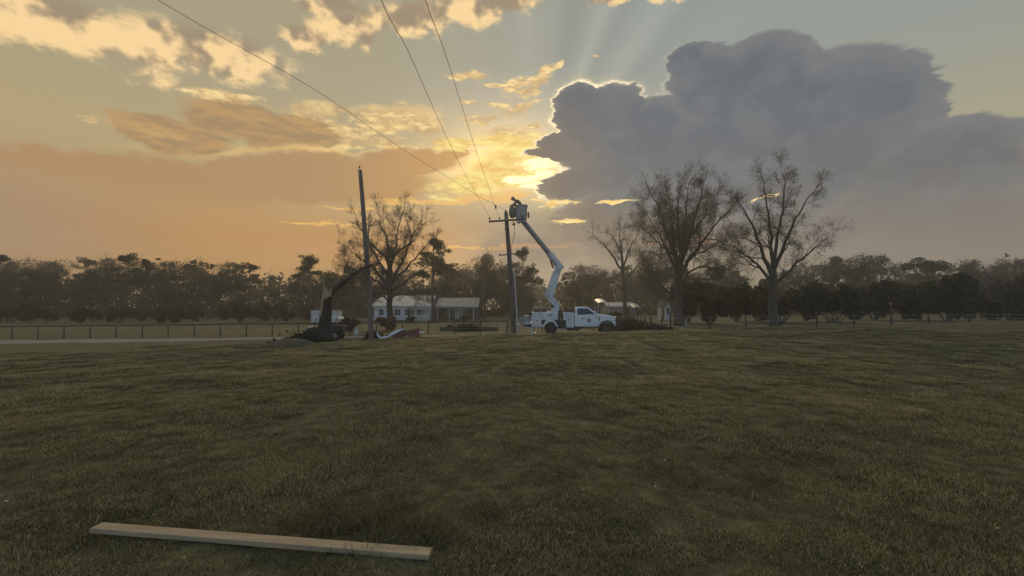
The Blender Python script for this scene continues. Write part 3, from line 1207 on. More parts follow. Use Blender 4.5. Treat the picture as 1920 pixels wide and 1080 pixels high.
def tree_variant(kind, seed):
    """(trunk mesh, crown mesh, material) of a background tree about 12 m tall."""
    rg = random.Random(seed)
    r = np.random.RandomState(seed)
    tk, br = MB(), MB()
    if kind in ('leafy', 'brown', 'dark'):
        H = 12.0
        fork = {'leafy': 3.6, 'brown': 4.2, 'dark': 2.0}[kind]
        tk.tube([(0, 0, -.4), (0, 0, .3), (rg.gauss(0, .1), rg.gauss(0, .1), fork * 0.6), (rg.gauss(0, .2), rg.gauss(0, .2), fork), (rg.gauss(0, .4), rg.gauss(0, .4), H * 0.6)], [.34, .25, .21, .19, .07], 7)
        lb = lobes({'leafy': 15, 'brown': 15, 'dark': 13}[kind], {'leafy': 4.3, 'brown': 4.2, 'dark': 3.5}[kind], {'leafy': 4.2, 'brown': 4.0, 'dark': 4.9}[kind], {'leafy': 7.6, 'brown': 7.8, 'dark': 6.6}[kind], rg)
        tips = []
        for c, R in lb:
            z0 = rg.uniform(fork * 0.6, fork * 1.3)
            p0 = Vector((0, 0, min(z0, max(1.0, c[2] - 1))))
            e = Vector(c)
            mid = p0.lerp(e, 0.5) + Vector((rg.gauss(0, .3), rg.gauss(0, .3), rg.uniform(-.2, .3)))
            br.tube(refine([p0, mid, e], 3), list(np.linspace(.11, .03, 7)), 4, cap=False)
            if kind != 'dark':
                for q in range(5):
                    dd = Vector((rg.gauss(0, 1), rg.gauss(0, 1), rg.gauss(0.7, .8)))
                    grow(br, mid.lerp(e, rg.uniform(0.3, 1)), dd, R * rg.uniform(0.8, 1.3), .03, 1, rg, tips, 0.1, rmin=.014)
        n = {'leafy': 5200, 'brown': 2600, 'dark': 5200}[kind]
        P = crown_points(lb, n, r, 0.35 if kind == 'brown' else 0.5)
        v, f = cards(P, {'leafy': 0.095, 'brown': 0.075, 'dark': 0.125}[kind], seed, aspect={'leafy': 1.0, 'brown': 2.4, 'dark': 1.1}[kind])
        m = {'leafy': M_leaf_far, 'brown': M_leaf_brown, 'dark': M_leaf_dark}[kind]
    else:                                                        # pine: long bare trunk, clumps of needles
        H = 13.0
        tk.tube([(0, 0, -.4), (0, 0, .3), (.1, 0, 5), (-.05, .1, 9), (0, 0, 12.4)], [.27, .21, .18, .13, .04], 7)
        P = []
        lo = 7.0 if kind == 'pine' else 9.0
        for i in range(20):
            t = rg.random()
            z = lo + (12.4 - lo) * t
            L = (2.9 * (1 - t) ** 0.6 + 0.7) * rg.uniform(.6, 1.1) if kind == 'pine' else 2.8 * math.sqrt(max(0.05, 1 - (1.0 - t) ** 2 * 0.4 - t * t * 0.7)) * rg.uniform(.5, 1.05)
            a = rg.uniform(0, 6.283)
            e = Vector((L * math.cos(a), L * math.sin(a), z + rg.uniform(-.1, .5)))
            br.tube([(0, 0, z - .3), e * 0.5 + Vector((0, 0, (z - .1) * 0.5)), e], [.06, .045, .02], 4, cap=False)
            for q in range(3):
                c = np.array(e) * np.array([1 - q * .28, 1 - q * .28, 1]) + r.normal(0, .25, 3)
                d = r.normal(size=(85, 3))
                d /= np.linalg.norm(d, axis=1)[:, None]
                P.append(c + d * (0.4 + 0.6 * r.rand(85, 1)) * np.array([.85, .85, .5]) * rg.uniform(.6, 1.1))
        P = np.concatenate(P)
        v, f = cards(P, 0.075, seed, aspect=2.3)
        m = M_needle
    tk.add(br.v, br.f)
    return tk.build('trunk', M_bark_far, None, smooth=True, mesh_only=True), mesh_np('crown', v, f, m)


VAR = {k: [tree_variant(k, 100 * i + s) for s in range(n)] for i, (k, n) in enumerate((('leafy', 3), ('brown', 3), ('dark', 3), ('pine', 2), ('umbrella', 1)))}


def bg_tree(kind, px, y, top_py, label, group=None, wide=1.0, var=None):
    b = on(px, y)
    H = at(px, top_py, y).z - b.z
    tm, cm = VAR[kind][rnd.randrange(len(VAR[kind])) if var is None else var]
    o = empty('pine_tree' if kind in ('pine', 'umbrella') else 'background_tree', b, label, 'tree', group, rnd.uniform(0, 6.28))
    s = H / (12.6 if kind in ('pine', 'umbrella') else 11.9)
    o.scale = (s * wide, s * wide, s)
    link('trunk', tm, o)
    link('crown', cm, o)
    return o


bg_tree('pine', 812, 62, 452, 'lone pine with a dark rounded top beside the porch of the white house', wide=1.15, var=0)
bg_tree('pine', 980, 74, 470, 'tall thin trunked pine with ragged clumps behind the utility pole', wide=0.85, var=1)
bg_tree('umbrella', 580, 92, 483, 'pine with a flat mushroom shaped top above the treeline', var=0)
bg_tree('dark', 640, 80, 492, 'rounded dark tree behind the leaning broken limb', wide=1.1)
bg_tree('dark', 848, 84, 505, 'dense dark tree rising behind the second house roof', wide=1.2)
bg_tree('leafy', 905, 78, 474, 'pale green budding tree beside the second house', wide=0.95)
bg_tree('leafy', 1240, 66, 466, 'hazy green tree directly behind the tall spreading tree', wide=1.0)

PROFILE_X = [-150, 300, 555, 600, 660, 720, 800, 860, 900, 950, 1000, 1030, 1060, 1090, 1130, 1200, 1260, 1310, 1365, 1500, 1700, 2060]
PROFILE_Y = [470, 488, 508, 508, 500, 506, 508, 500, 484, 490, 508, 540, 528, 494, 490, 502, 496, 498, 502, 490, 478, 470]
ZONES = [(560, 'the broken trunk', 'beyond the pipe fence end'), (690, None, 'behind the broken trunk'), (830, None, 'behind the long white house'), (950, None, 'behind the second house'),
         (1060, None, 'in the gap behind the boom'), (1165, None, 'behind the truck cab'), (1262, None, 'behind the low pale building'), (1400, None, 'behind the tall spreading tree'), (9999, None, 'beyond the wire fence end')]
KIND_TXT = {'leafy': 'green tinged budding tree', 'brown': 'grey brown leafless tree', 'dark': 'dense dark evergreen', 'pine': 'tall pine'}


def treeline():
    rg = random.Random(4)
    px = -140.0
    while px < 2060:
        for row in range(2):
            x = px + rg.uniform(-9, 9)
            y = rg.uniform(84, 104) if row == 0 else rg.uniform(106, 140)
            base = float(np.interp(x, PROFILE_X, PROFILE_Y))
            top = base + (rg.uniform(-10, 40) if row == 0 else rg.uniform(-4, 20))
            if 1000 < x < 1062:
                if row == 0:
                    continue
                y, top = rg.uniform(150, 190), max(top, 528)
            right = x > 1180
            kind = rg.choices(('leafy', 'brown', 'dark', 'pine'), (3, 4, 3.8 if right else 2.6, 1.5))[0]
            zone = next(z[2] for z in ZONES if x < z[0])
            size = 'tall ' if base - top > -8 else 'low ' if base - top < -22 else ''
            kt = (size + KIND_TXT[kind]).replace('tall tall', 'tall').replace('low tall', 'shorter')
            zn = '%s treeline %s' % ('front' if row == 0 else 'rear', zone)
            lab = '%s in %s' % (kt, zn)
            bg_tree(kind, x, y, top, lab, '%s, %s' % (kt, zn), wide=rg.uniform(0.75, 1.4))
        edge = abs(px - 960)
        px += rg.uniform(19, 27) if edge < 420 else rg.uniform(34, 46)


treeline()


# ---- bushes
def bush_variant(seed, m, R=1.0):
    rg = random.Random(seed)
    r = np.random.RandomState(seed)
    lb = lobes(9, 1.3, 0.55, 0.75, rg)
    P = crown_points(lb, 1100, r, 0.3)
    P[:, 2] = np.abs(P[:, 2])
    v, f = cards(P, 0.10, seed, 1.2)
    st = MB()
    for c, R_ in lb:
        st.tube([(0, 0, -.1), Vector(c) * 0.5 + Vector((0, 0, -.1)), Vector(c)], [.03, .022, .01], 4, cap=False)
    return st.build('stem', M_bark_far, None, smooth=True, mesh_only=True), mesh_np('foliage', v, f, m)


BUSH = [bush_variant(s, M_leaf_dark) for s in (1, 2)] + [bush_variant(3, M_leaf_brown), bush_variant(4, mat('red_brush', (0.13, 0.060, 0.045), (0.16, 0.09, 0.06), 2, 0.9))]


def bush(px, y, s, label, var, group=None, sz=1.0):
    o = empty('bush', on(px, y), label, 'bush', group, rnd.uniform(0, 6.28))
    o.scale = (s, s, s * sz)
    a, b = BUSH[var]
    link('stem', a, o)
    link('foliage', b, o)
    return o


for i, px in enumerate(range(1290, 1960, 44)):
    va, sz_, sc_ = rnd.choice((0, 1, 0, 2)), rnd.uniform(1.2, 1.9), rnd.uniform(1.7, 2.6)
    lab = '%s %s thicket bush behind the wire fence%s' % ('upright' if sz_ > 1.55 else 'broad', 'brownish' if va == 2 else 'dark green', ' near the tall spreading tree' if px < 1400 else ' near the second budding tree' if px < 1560 else ', far along')
    bush(px + rnd.uniform(-6, 6), rnd.uniform(49, 58), sc_, lab, va, 'thicket: ' + lab, sz_)
bush(1148, 55, 1.0, 'dark low bush just past the truck bonnet', 0)
bush(727, 41.5, 1.0, 'reddish brush at the foot of the big bare tree', 3, None, 1.0)
bush(655, 42, 0.9, 'low grey brown scrub between broken trunk and bare utility pole', 2)
for px in (700, 760, 860):
    bush(px + 10, 67.0, 0.75, 'small dark shrub against the house wall', 0, 'shrubs along the house walls', 0.8)
for i, px in enumerate(range(-100, 600, 40)):
    bush(px + rnd.uniform(-12, 12), rnd.uniform(70, 84), rnd.uniform(1.2, 2.0), 'dark undergrowth bush at the foot of the trees behind the pipe fence', rnd.choice((0, 1, 2)), 'undergrowth behind the pipe fence', 1.3)


def far_wood():
    r = np.random.RandomState(9)
    n = 26000
    th = r.uniform(-1.25, 1.25, n)
    rad = r.uniform(150, 320, n)
    x, y = rad * np.sin(th), rad * np.cos(th)
    hh = 9.5 + 3.0 * np.sin(x * 0.05) + 2.0 * np.sin(x * 0.13 + 1) + 2.2 * np.sin(x * 0.31) + np.clip((rad - 150) / 40, 0, 5.0)
    z = ground(x, y) + hh * r.rand(n) ** 0.7
    v, f = cards(np.stack([x, y, z], 1), 0.85, 3)
    tag(link('far_wood', mesh_np('far_wood', v, f, M_leaf_far)), 'far hazy woodland behind the treeline', None, None, 'stuff')


far_wood()


def undergrowth():
    r = np.random.RandomState(19)
    n = 36000
    th = r.uniform(-1.05, 1.05, n)
    y = r.uniform(96, 146, n)
    x = y * np.tan(th)
    k = (np.abs(x) < 200) & ~((np.abs(960 + F * x / y - 1030) < 30) & (r.rand(n) < 0.6))
    x, y = x[k], y[k]
    z = ground(x, y) + (1.6 + 1.2 * np.sin(x * 0.21 + y * 0.05) + 1.1 * np.sin(x * 0.53 + 1.7)).clip(0.6) * 2.3 * r.rand(len(x)) ** 0.8
    v, f = cards(np.stack([x, y, z], 1), 0.42, 5)
    tag(link('undergrowth', mesh_np('undergrowth', v, f, M_leaf_dark)), 'dark undergrowth filling the foot of the treeline', None, None, 'stuff')


undergrowth()

# ------------------------------------------------------------------ utility poles and wires
M_pole = mat('weathered_pole_wood', (0.22, 0.18, 0.147), (0.13, 0.107, 0.088), 3.0, 0.9, bump=0.5, bscale=14, stretch=(6, 6, 0.6))
M_pole_dark = mat('creosote_pole_wood', (0.165, 0.127, 0.103), (0.095, 0.075, 0.061), 3.0, 0.9, bump=0.5, bscale=14, stretch=(6, 6, 0.6))
M_steel = mat('galvanised_steel', (0.42, 0.43, 0.44), (0.30, 0.31, 0.32), 8.0, 0.45, metal=0.8)
M_black = mat('black_steel', (0.020, 0.020, 0.021), (0.034, 0.033, 0.032), 8.0, 0.5)
M_porc = mat('brown_porcelain', (0.055, 0.032, 0.022), None, rough=0.25)
M_wire = mat('weathered_wire', (0.30, 0.28, 0.25), None, rough=0.6)
M_pvc = mat('grey_conduit', (0.40, 0.41, 0.42), (0.33, 0.34, 0.35), 4.0, 0.5)
M_rubber = mat('black_rubber', (0.018, 0.018, 0.018), (0.030, 0.028, 0.026), 10.0, 0.8, bump=0.3)
M_rope = mat('rope', (0.16, 0.13, 0.10), None, rough=0.9)


def insulator(name, p, axis, parent, s=1.0):
    """A pin insulator: stacked sheds on a steel pin."""
    prof = [(0.0, .018), (.10, .018), (.11, .055), (.14, .075), (.16, .05), (.18, .07), (.21, .055), (.24, .03), (.26, .02)]
    a = Vector(axis).normalized()
    mb = MB().tube([Vector(p) + a * h * s for h, _ in prof], [r * s for _, r in prof], 12)
    return mb.build(name, M_porc, parent, smooth=True)


# --- the bare pole
PD = 26.6
b = on(697, PD)
bare = empty('utility_pole', b, 'bare leaning utility pole without a crossarm in front of the big leafless tree', 'utility pole')
tp = [at(px, py, PD) - b for px, py in ((697, 634), (693.5, 570), (688.5, 500), (683, 420), (678.5, 360), (675, 319))]
tp[0].z = -0.5
MB().tube(refine(tp, 4), list(np.linspace(.165, .118, 21)), 14).build('shaft', M_pole, bare, smooth=True)
top = tp[-1]
MB().tube([top + Vector((.01, -.12, -.45)), top + Vector((.01, -.12, .06))], .022, 6).build('pin_bracket', M_steel, bare)
insulator('insulator', top + Vector((.01, -.12, .02)), (0, 0, 1), bare, 0.85)
mb = MB()
for z in (.55, .80):
    mb.disc(top + Vector((0.0, -.13, -z)), (0, 1, 0), 0, .03, .02, 8)
mb.build('bolt', M_steel, bare)
MB().tube([tp[1] + Vector((.17, -.02, -1.5)), tp[1] + Vector((.165, -.02, 0)), tp[2] + Vector((.155, -.02, 0)), tp[3] + Vector((.145, -.02, 0))], .012, 5).build('ground_wire', M_wire, bare)

# --- the pole being worked on
MD = 29.2
b = on(963, MD)
pole = empty('utility_pole', b, 'wooden utility pole with a crossarm that the crew in the bucket is working on', 'utility pole')
tp = [at(px, py, MD) - b for px, py in ((963, 631), (961.5, 590), (958, 530), (954.5, 475), (951, 430), (948.6, 398))]
tp[0].z = -0.5
MB().tube(refine(tp, 4), list(np.linspace(.185, .125, 21)), 14).build('shaft', M_pole_dark, pole, smooth=True)
top = tp[-1]
insulator('pole_top_insulator', top + Vector((0, -.08, -.10)), (0, 0, 1), pole, 1.0)
MB().tube([top + Vector((0, -.13, -.5)), top + Vector((0, -.10, -.02))], .025, 6).build('pin_bracket', M_steel, pole)
AL = at(916.5, 415.5, MD - .17) - b
AR = at(983, 411.0, MD - .17) - b
MB().beam(AL, AR, .095, .12).build('crossarm', M_pole_dark, pole, bevel=.008)
insulator('insulator', AL.lerp(AR, .022) + Vector((0, 0, .05)), (0, 0, 1), pole, .95)
insulator('insulator', AL.lerp(AR, .94) + Vector((0, 0, .05)), (0, 0, 1), pole, .95)
AM = AL.lerp(AR, .30) + Vector((0, 0, .05))
insulator('insulator', AM, (0, 0, 1), pole, .8)
for px in (939, 961):
    MB().beam(at(px, 416.0, MD - .25) - b, at(950, 425.5, MD - .2) - b, .012, .045, up=(0, 1, 0)).build('crossarm_brace', M_steel, pole)
LL, LR = at(935.5, 478.8, MD - .2) - b, at(977, 474.8, MD - .2) - b
MB().beam(LL, LR, .06, .075).build('lower_arm', M_pole_dark, pole, bevel=.005)
for t in (.02, .98):
    q = LL.lerp(LR, t)
    MB().tube([q, q + Vector((0, 0, .14))], [.03, .02], 6).build('spool', M_porc, pole)
for px, py in ((950.0, 412.5), (946.0, 429.5), (956, 476.5)):
    c = at(px, py, MD - .20) - b
    MB().disc(c, (0, 1, 0), 0, .045, .035, 8).build('bolt', M_steel, pole)
# jumper hanging from the crossarm down to the lower arm
hp = [at(px, py, MD - .1) - b for px, py in ((961, 413), (963.5, 417), (964.5, 421), (964.6, 432), (963.6, 445), (960.5, 455), (959, 465), (959.3, 476))]
MB().tube(refine(hp, 3), .020, 5).build('jumper_wire', M_wire, pole, smooth=True)
mb = MB().tube([at(963, 417, MD - .2) - b, at(965, 422, MD - .2) - b], [.05, .07], 8)
mb.disc(at(961.5, 421.3, MD - .2) - b, (0, 0, 1), 0, .05, .04, 8)
mb.build('wire_clamp', M_black, pole)
# conduit beside it
b2 = on(970.5, 29.0)
cond = empty('conduit_pipe', b2, 'thin pale grey pipe standing against the utility pole behind the truck', 'pipe')
cp = [at(px, py, 29.0) - b2 for px, py in ((970.8, 632), (969.5, 600), (967.2, 560), (965.5, 530), (963.8, 505))]
cp[0].z = -.3
MB().tube(refine(cp, 3), .055, 10).build('pipe', M_pvc, cond, smooth=True)
mb = MB()
for p in (cp[1], cp[3]):
    mb.obox(p + Vector((-.07, .02, 0)), (1, 0, 0), (0, 1, 0), (0, 0, 1), .12, .07, .015)
mb.build('strap', M_steel, cond)


# --- conductors: they run from this pole up and over the camera
def wire(label, pts, r=.016):
    tag(MB().tube(refine(pts, 10), r, 5).build('power_line', M_wire, None, smooth=True), label, 'wire', 'power lines on the pole')


def over(px_pts):
    return [at(px, py, y) for px, py, y in px_pts]


pw = pole.location
wire('power line that starts at the insulator on the outer tip of the crossarm', over([(880.0, -420, 4.2), (640, -250, 5.5), (715, 0, 8.6), (765, 95, 11.2), (805, 185, 14.6), (840, 262, 19.0), (872, 326, 23.8)]) + [pw + AL.lerp(AR, .022) + Vector((0, 0, .28))], .0085)
wire('power line ending at a small dark clamp between crossarm tip and pole', over([(800, -420, 4.2), (775, -130, 6.2), (798, 0, 8.2), (832, 92, 11.0), (860, 180, 14.6), (886, 262, 19.0), (909, 330, 23.5), (928, 386, 27.8)]) + [pw + AM + Vector((0, 0, .2))], .0085)
wire('low power line sagging from the pole top past the top of the bare pole', over([(60, -150, 12.0), (330, 20, 13.6), (555, 147, 16.5), (645, 204, 18.8), (760, 283, 22.5), (845, 335, 25.6), (898, 368, 27.6)]) + [pw + top + Vector((0, -.08, .14))], .010)
mb = MB().tube(over([(929, 385, 27.75), (929.8, 391, 27.75)]), [.045, .06], 8)
tag(mb.build('wire_clamp', M_black), 'small dark clamp hanging on a power line beside the crossarm', 'clamp')

# ------------------------------------------------------------------ bucket truck
M_white = mat('white_vehicle_paint', (0.72, 0.745, 0.77), (0.66, 0.68, 0.70), 1.2, 0.32, coat=0.5)
M_white_dull = mat('white_body_paint', (0.68, 0.70, 0.72), (0.50, 0.51, 0.51), 2.2, 0.42)
M_glass = mat('dark_window_glass', (0.030, 0.036, 0.042), None, rough=0.06)
M_trim = mat('black_trim', (0.022, 0.024, 0.028), None, rough=0.45)
M_fibre = mat('grey_fibreglass', (0.33, 0.325, 0.30), (0.26, 0.255, 0.24), 3.0, 0.5)
M_boom = mat('white_boom_paint', (0.62, 0.645, 0.66), (0.50, 0.52, 0.53), 2.5, 0.45)
M_lamp = mat('headlight_lens', (0.75, 0.77, 0.78), None, rough=0.1)
M_rim = mat('dull_dark_rim', (0.075, 0.075, 0.078), (0.045, 0.045, 0.047), 9.0, 0.6, metal=0.3)
M_red = mat('red_lens', (0.35, 0.02, 0.02), None, rough=0.2)
M_brown = mat('brown_timber', (0.17, 0.115, 0.082), (0.10, 0.07, 0.05), 4.0, 0.85, bump=0.4, stretch=(0.4, 4, 4))
M_emb_d = mat('emblem_dark', (0.030, 0.030, 0.045), None, rough=0.4)
M_emb_r = mat('emblem_rust', (0.26, 0.10, 0.06), None, rough=0.4)
M_emb_w = mat('emblem_white', (0.70, 0.70, 0.68), None, rough=0.4)

YAW = math.radians(-6)
TR = Vector((2.77, 31.0, 0))
TR.z = gz(TR.x + 1.5, TR.y) + 0.02
truck = empty('bucket_truck', TR, 'white bucket truck with raised boom parked on the track beside the pole', 'truck', None, YAW)
TM = Matrix.Translation(TR) @ Matrix.Rotation(YAW, 4, 'Z')
TI = TM.inverted()
NS = -1.02                                         # near side of the body


def tl(px, py, y):
    """Truck-local point seen at a photograph pixel at depth y."""
    return TI @ at(px, py, y)


# frame and running gear
mb = MB()
for y in (-.42, .42):
    mb.box(-1.9, 4.2, y - .05, y + .05, .46, .66)
for x in (-1.6, -.6, .7, 1.6, 2.6):
    mb.box(x - .05, x + .05, -.40, .40, .50, .62)
mb.build('chassis_frame', M_black, truck)
MB().tube([(0, -.7, .40), (0, .7, .40)], .07, 10).build('rear_axle', M_black, truck)
MB().tube([(3.82, -.8, .40), (3.82, .8, .40)], .05, 10).build('front_axle', M_black, truck)
mb = MB().box(1.15, 1.95, -.86, -.45, .28, .60)
mb.build('fuel_tank', M_black, truck, bevel=.04)
MB().tube([(.3, .3, .38), (1.2, .35, .36), (2.2, .3, .40)], .06, 8).build('exhaust_pipe', M_black, truck)


def wheel_at(x, y, out, dual=False):
    R_ = .405
    prof = [(-.12, R_ - .10), (-.125, R_ - .035), (-.09, R_), (.09, R_), (.125, R_ - .035), (.12, R_ - .10)]
    mb = MB()
    n = 28
    vs = [(x + r * math.cos(2 * PI * k / n), y + h, R_ + r * math.sin(2 * PI * k / n)) for h, r in prof for k in range(n)]
    fs = [(q * n + k, q * n + (k + 1) % n, (q + 1) * n + (k + 1) % n, (q + 1) * n + k) for q in range(5) for k in range(n)]
    mb.add(vs, fs)
    w = mb.build('wheel', M_rubber, truck, smooth=True)
    tr_ = MB()
    for k in range(n):
        a = 2 * PI * k / n
        c = Vector((x + (R_ + .004) * math.cos(a), y, R_ + (R_ + .004) * math.sin(a)))
        tr_.obox(c, (math.cos(a), 0, math.sin(a)), (0, 1, 0), (-math.sin(a), 0, math.cos(a)), .008, .09, .025)
    tr_.build('tread', M_rubber, w)
    o = out * (.05 if not dual else .02)
    mb = MB().disc((x, y + o, R_), (0, 1, 0), .0, .22, .05, 24).disc((x, y + o + out * .07, R_), (0, 1, 0), 0, .09, .05, 14).disc((x, y + out * .11, R_), (0, 1, 0), .235, .29, .012, 28)
    for k in range(8):
        a = 2 * PI * k / 8
        mb.disc((x + .15 * math.cos(a), y + o + out * .055, R_ + .15 * math.sin(a)), (0, 1, 0), 0, .022, .02, 6)
    mb.build('rim', M_rim, w)


wheel_at(3.82, -.86, -1)
wheel_at(3.82, .86, 1)
for yy, ou in ((-.90, -1), (-.62, -1), (.90, 1), (.62, 1)):
    wheel_at(0.0, yy, ou, True)

# cab: side profile extruded, windows and door proud of it
cab_low = [(1.66, .56), (3.27, .56), (3.27, 1.40), (3.22, 1.44), (1.66, 1.36)]
MB().prism(cab_low, -.985, .985).build('cab', M_white, truck, bevel=.035)
# greenhouse tapers inwards
gp = [(1.68, 1.34), (3.24, 1.40), (2.62, 1.90), (2.42, 1.945), (1.78, 1.935), (1.70, 1.88)]
mb = MB()
n = len(gp)
ins = [.02, .02, .15, .17, .17, .14]
vs = [(x, -.975 + i, z) for (x, z), i in zip(gp, ins)] + [(x, .975 - i, z) for (x, z), i in zip(gp, ins)]
mb.add(vs, [tuple(range(n)), tuple(range(2 * n - 1, n - 1, -1))] + [(k, n + k, n + (k + 1) % n, (k + 1) % n) for k in range(n)])
mb.build('cab_roof', M_white, truck, bevel=.03)


def gy(z, s):
    """y of the greenhouse side at height z."""
    return s * (.975 - .02 - (z - 1.37) / (1.9 - 1.37) * .135)


for s in (-1, 1):
    poly = [(1.84, 1.36), (2.74, 1.34), (3.08, 1.40), (2.62, 1.77), (2.48, 1.82), (1.90, 1.82), (1.84, 1.76)]
    vs = [(x, gy(z, s) + s * .012, z) for x, z in poly] + [(x, gy(z, s) - s * .05, z) for x, z in poly]
    n = len(poly)
    door = MB().prism([(1.80, .60), (3.20, .60), (3.20, 1.36), (1.80, 1.33)], s * .985, s * 1.005).build('door', M_white, truck, bevel=.012)
    MB().add(vs, [tuple(range(n)), tuple(range(2 * n - 1, n - 1, -1))] + [(k, n + k, n + (k + 1) % n, (k + 1) % n) for k in range(n)]).build('window', M_glass, door)
    MB().box(2.12, 2.34, s * 1.012, s * 1.04, 1.10, 1.15).build('handle', M_trim, door, bevel=.01)
    mb = MB().box(1.80, 3.22, s * 1.008, s * 1.022, .735, .765)
    mb.build('side_moulding', M_white_dull, door)
    if s < 0:
        c = Vector((2.62, -1.010, 1.00))
        MB().disc(c, (0, 1, 0), 0, .150, .004, 32).build('emblem_disc', M_emb_d, door)
        MB().disc(c + Vector((0, -.006, 0)), (0, 1, 0), .138, .150, .003, 32).build('emblem_rim', M_emb_w, door)
        mb = MB().disc(c + Vector((0, -.006, 0)), (0, 1, 0), 0, .085, .003, 28)
        mb.build('emblem_field', M_emb_r, door)
        mb = MB()
        for k in range(4):
            a = PI / 4 * (2 * k)
            q = c + Vector((.035 * math.cos(a), -.011, .035 * math.sin(a)))
            mb.obox(q, (math.cos(a), 0, math.sin(a)), (0, 1, 0), (-math.sin(a), 0, math.cos(a)), .035, .003, .014)
        mb.build('emblem_star', M_emb_w, door)
        mb = MB()
        for k in range(14):
            a = 2 * PI * k / 14
            q = c + Vector((.112 * math.cos(a), -.0065, .112 * math.sin(a)))
            mb.obox(q, (math.cos(a), 0, math.sin(a)), (0, 1, 0), (-math.sin(a), 0, math.cos(a)), .010, .002, .009)
        mb.build('emblem_ring_marks', M_emb_w, door)
    # mirror on its arms
    m_ = MB().box(2.98, 3.10, s * 1.13, s * 1.33, 1.33, 1.62).build('mirror', M_white_dull if s < 0 else M_trim, truck, bevel=.03)
    MB().beam((3.08, s * .97, 1.40), (3.06, s * 1.16, 1.42), .03, .03).beam((3.0, s * .93, 1.52), (3.04, s * 1.16, 1.55), .03, .03).build('mirror_arm', M_trim, m_)
    MB().box(1.95, 3.15, s * .94, s * 1.10, .40, .45).build('step_bar', M_black, truck, bevel=.01)
ws = [(3.205, -.90, 1.415), (3.205, .90, 1.415), (2.645, .80, 1.872), (2.645, -.80, 1.872)]
nrm = (Vector(ws[1]) - Vector(ws[0])).cross(Vector(ws[2]) - Vector(ws[1])).normalized()
vs = [tuple(Vector(p) + nrm * .012) for p in ws] + [tuple(Vector(p) - nrm * .03) for p in ws]
MB().add(vs, [(0, 1, 2, 3), (7, 6, 5, 4), (0, 4, 5, 1), (1, 5, 6, 2), (2, 6, 7, 3), (3, 7, 4, 0)]).build('windscreen', M_glass, truck)
MB().box(1.672, 1.690, -.55, .55, 1.42, 1.74).build('rear_window', M_glass, truck)
mb = MB()
for y in (-.5, -.25, 0, .25, .5):
    mb.box(2.36, 2.44, y - .05, y + .05, 1.942, 1.975)
mb.build('roof_marker_light', M_emb_r, truck, bevel=.01)
MB().tube([(1.78, -.45, 1.98), (1.78, .45, 1.98)], .035, 8).build('beacon_bar', M_trim, truck)

# bonnet, wings and nose
bon = [(3.25, .78), (4.36, .78), (4.40, 1.18), (4.30, 1.28), (3.95, 1.36), (3.25, 1.43)]
MB().prism(bon, -.80, .80).build('bonnet', M_white, truck, bevel=.05)
n = 12
arch = [(3.82 + .50 * math.cos(PI - PI * k / n), .44 + .52 * math.sin(PI - PI * k / n)) for k in range(n + 1)]
wing = [(3.26, .56)] + [p for p in arch] + [(4.40, .60), (4.42, 1.10), (4.34, 1.24), (3.95, 1.32), (3.26, 1.38)]
wing = [(3.26, .44)] + arch + [(4.40, .62), (4.42, 1.10), (4.34, 1.24), (3.95, 1.32), (3.26, 1.38)]
for s in (-1, 1):
    MB().prism(wing, s * .62, s * .99).build('wing', M_white, truck, bevel=.02)
    mb = MB()
    r0, r1 = .47, .565
    for k in range(n):
        a0, a1 = PI - PI * k / n, PI - PI * (k + 1) / n
        q = [(3.82 + r * math.cos(a), .44 + r * math.sin(a)) for r, a in ((r0, a0), (r1, a0), (r1, a1), (r0, a1))]
        mb.prism(q, s * .90, s * 1.05)
    mb.build('wheel_arch_flare', M_trim, truck)
    MB().prism([(3.29, .98), (3.36, .98), (3.36, 1.22), (3.29, 1.22)], s * .988, s * 1.004).build('wing_vent', M_trim, truck)
    hl = MB().box(4.20, 4.425, s * .66, s * .985, 1.0, 1.20).build('headlight', M_lamp, truck, bevel=.03)
    MB().box(4.19, 4.41, s * .64, s * .997, .985, 1.012).build('bezel', M_trim, hl)
MB().box(4.36, 4.45, -.62, .62, .72, 1.22).build('radiator_grille', M_trim, truck, bevel=.02)
mb = MB()
for k in range(3):
    mb.box(4.45, 4.475, -.60, .60, .80 + k * .14, .86 + k * .14)
mb.build('grille_bar', M_steel, truck)
MB().box(4.36, 4.56, -.99, .99, .48, .70).build('front_bumper', M_trim, truck, bevel=.04)
gg = MB()
for y in (-.85, -.42, .42, .85):
    gg.tube(refine([(4.52, y, .46), (4.68, y, .62), (4.70, y, .98), (4.58, y, 1.24)], 3), .035, 8)
for z, x in ((.62, 4.68), (.82, 4.70), (1.02, 4.69), (1.22, 4.60)):
    gg.tube([(x, -.95, z), (x, .95, z)], .03, 8)
for y in (-.95, .95):
    gg.tube(refine([(4.68, y, .62), (4.70, y, .85), (4.60, y, 1.20)], 3), .03, 8)
gg.build('grille_guard', M_black, truck, smooth=True)

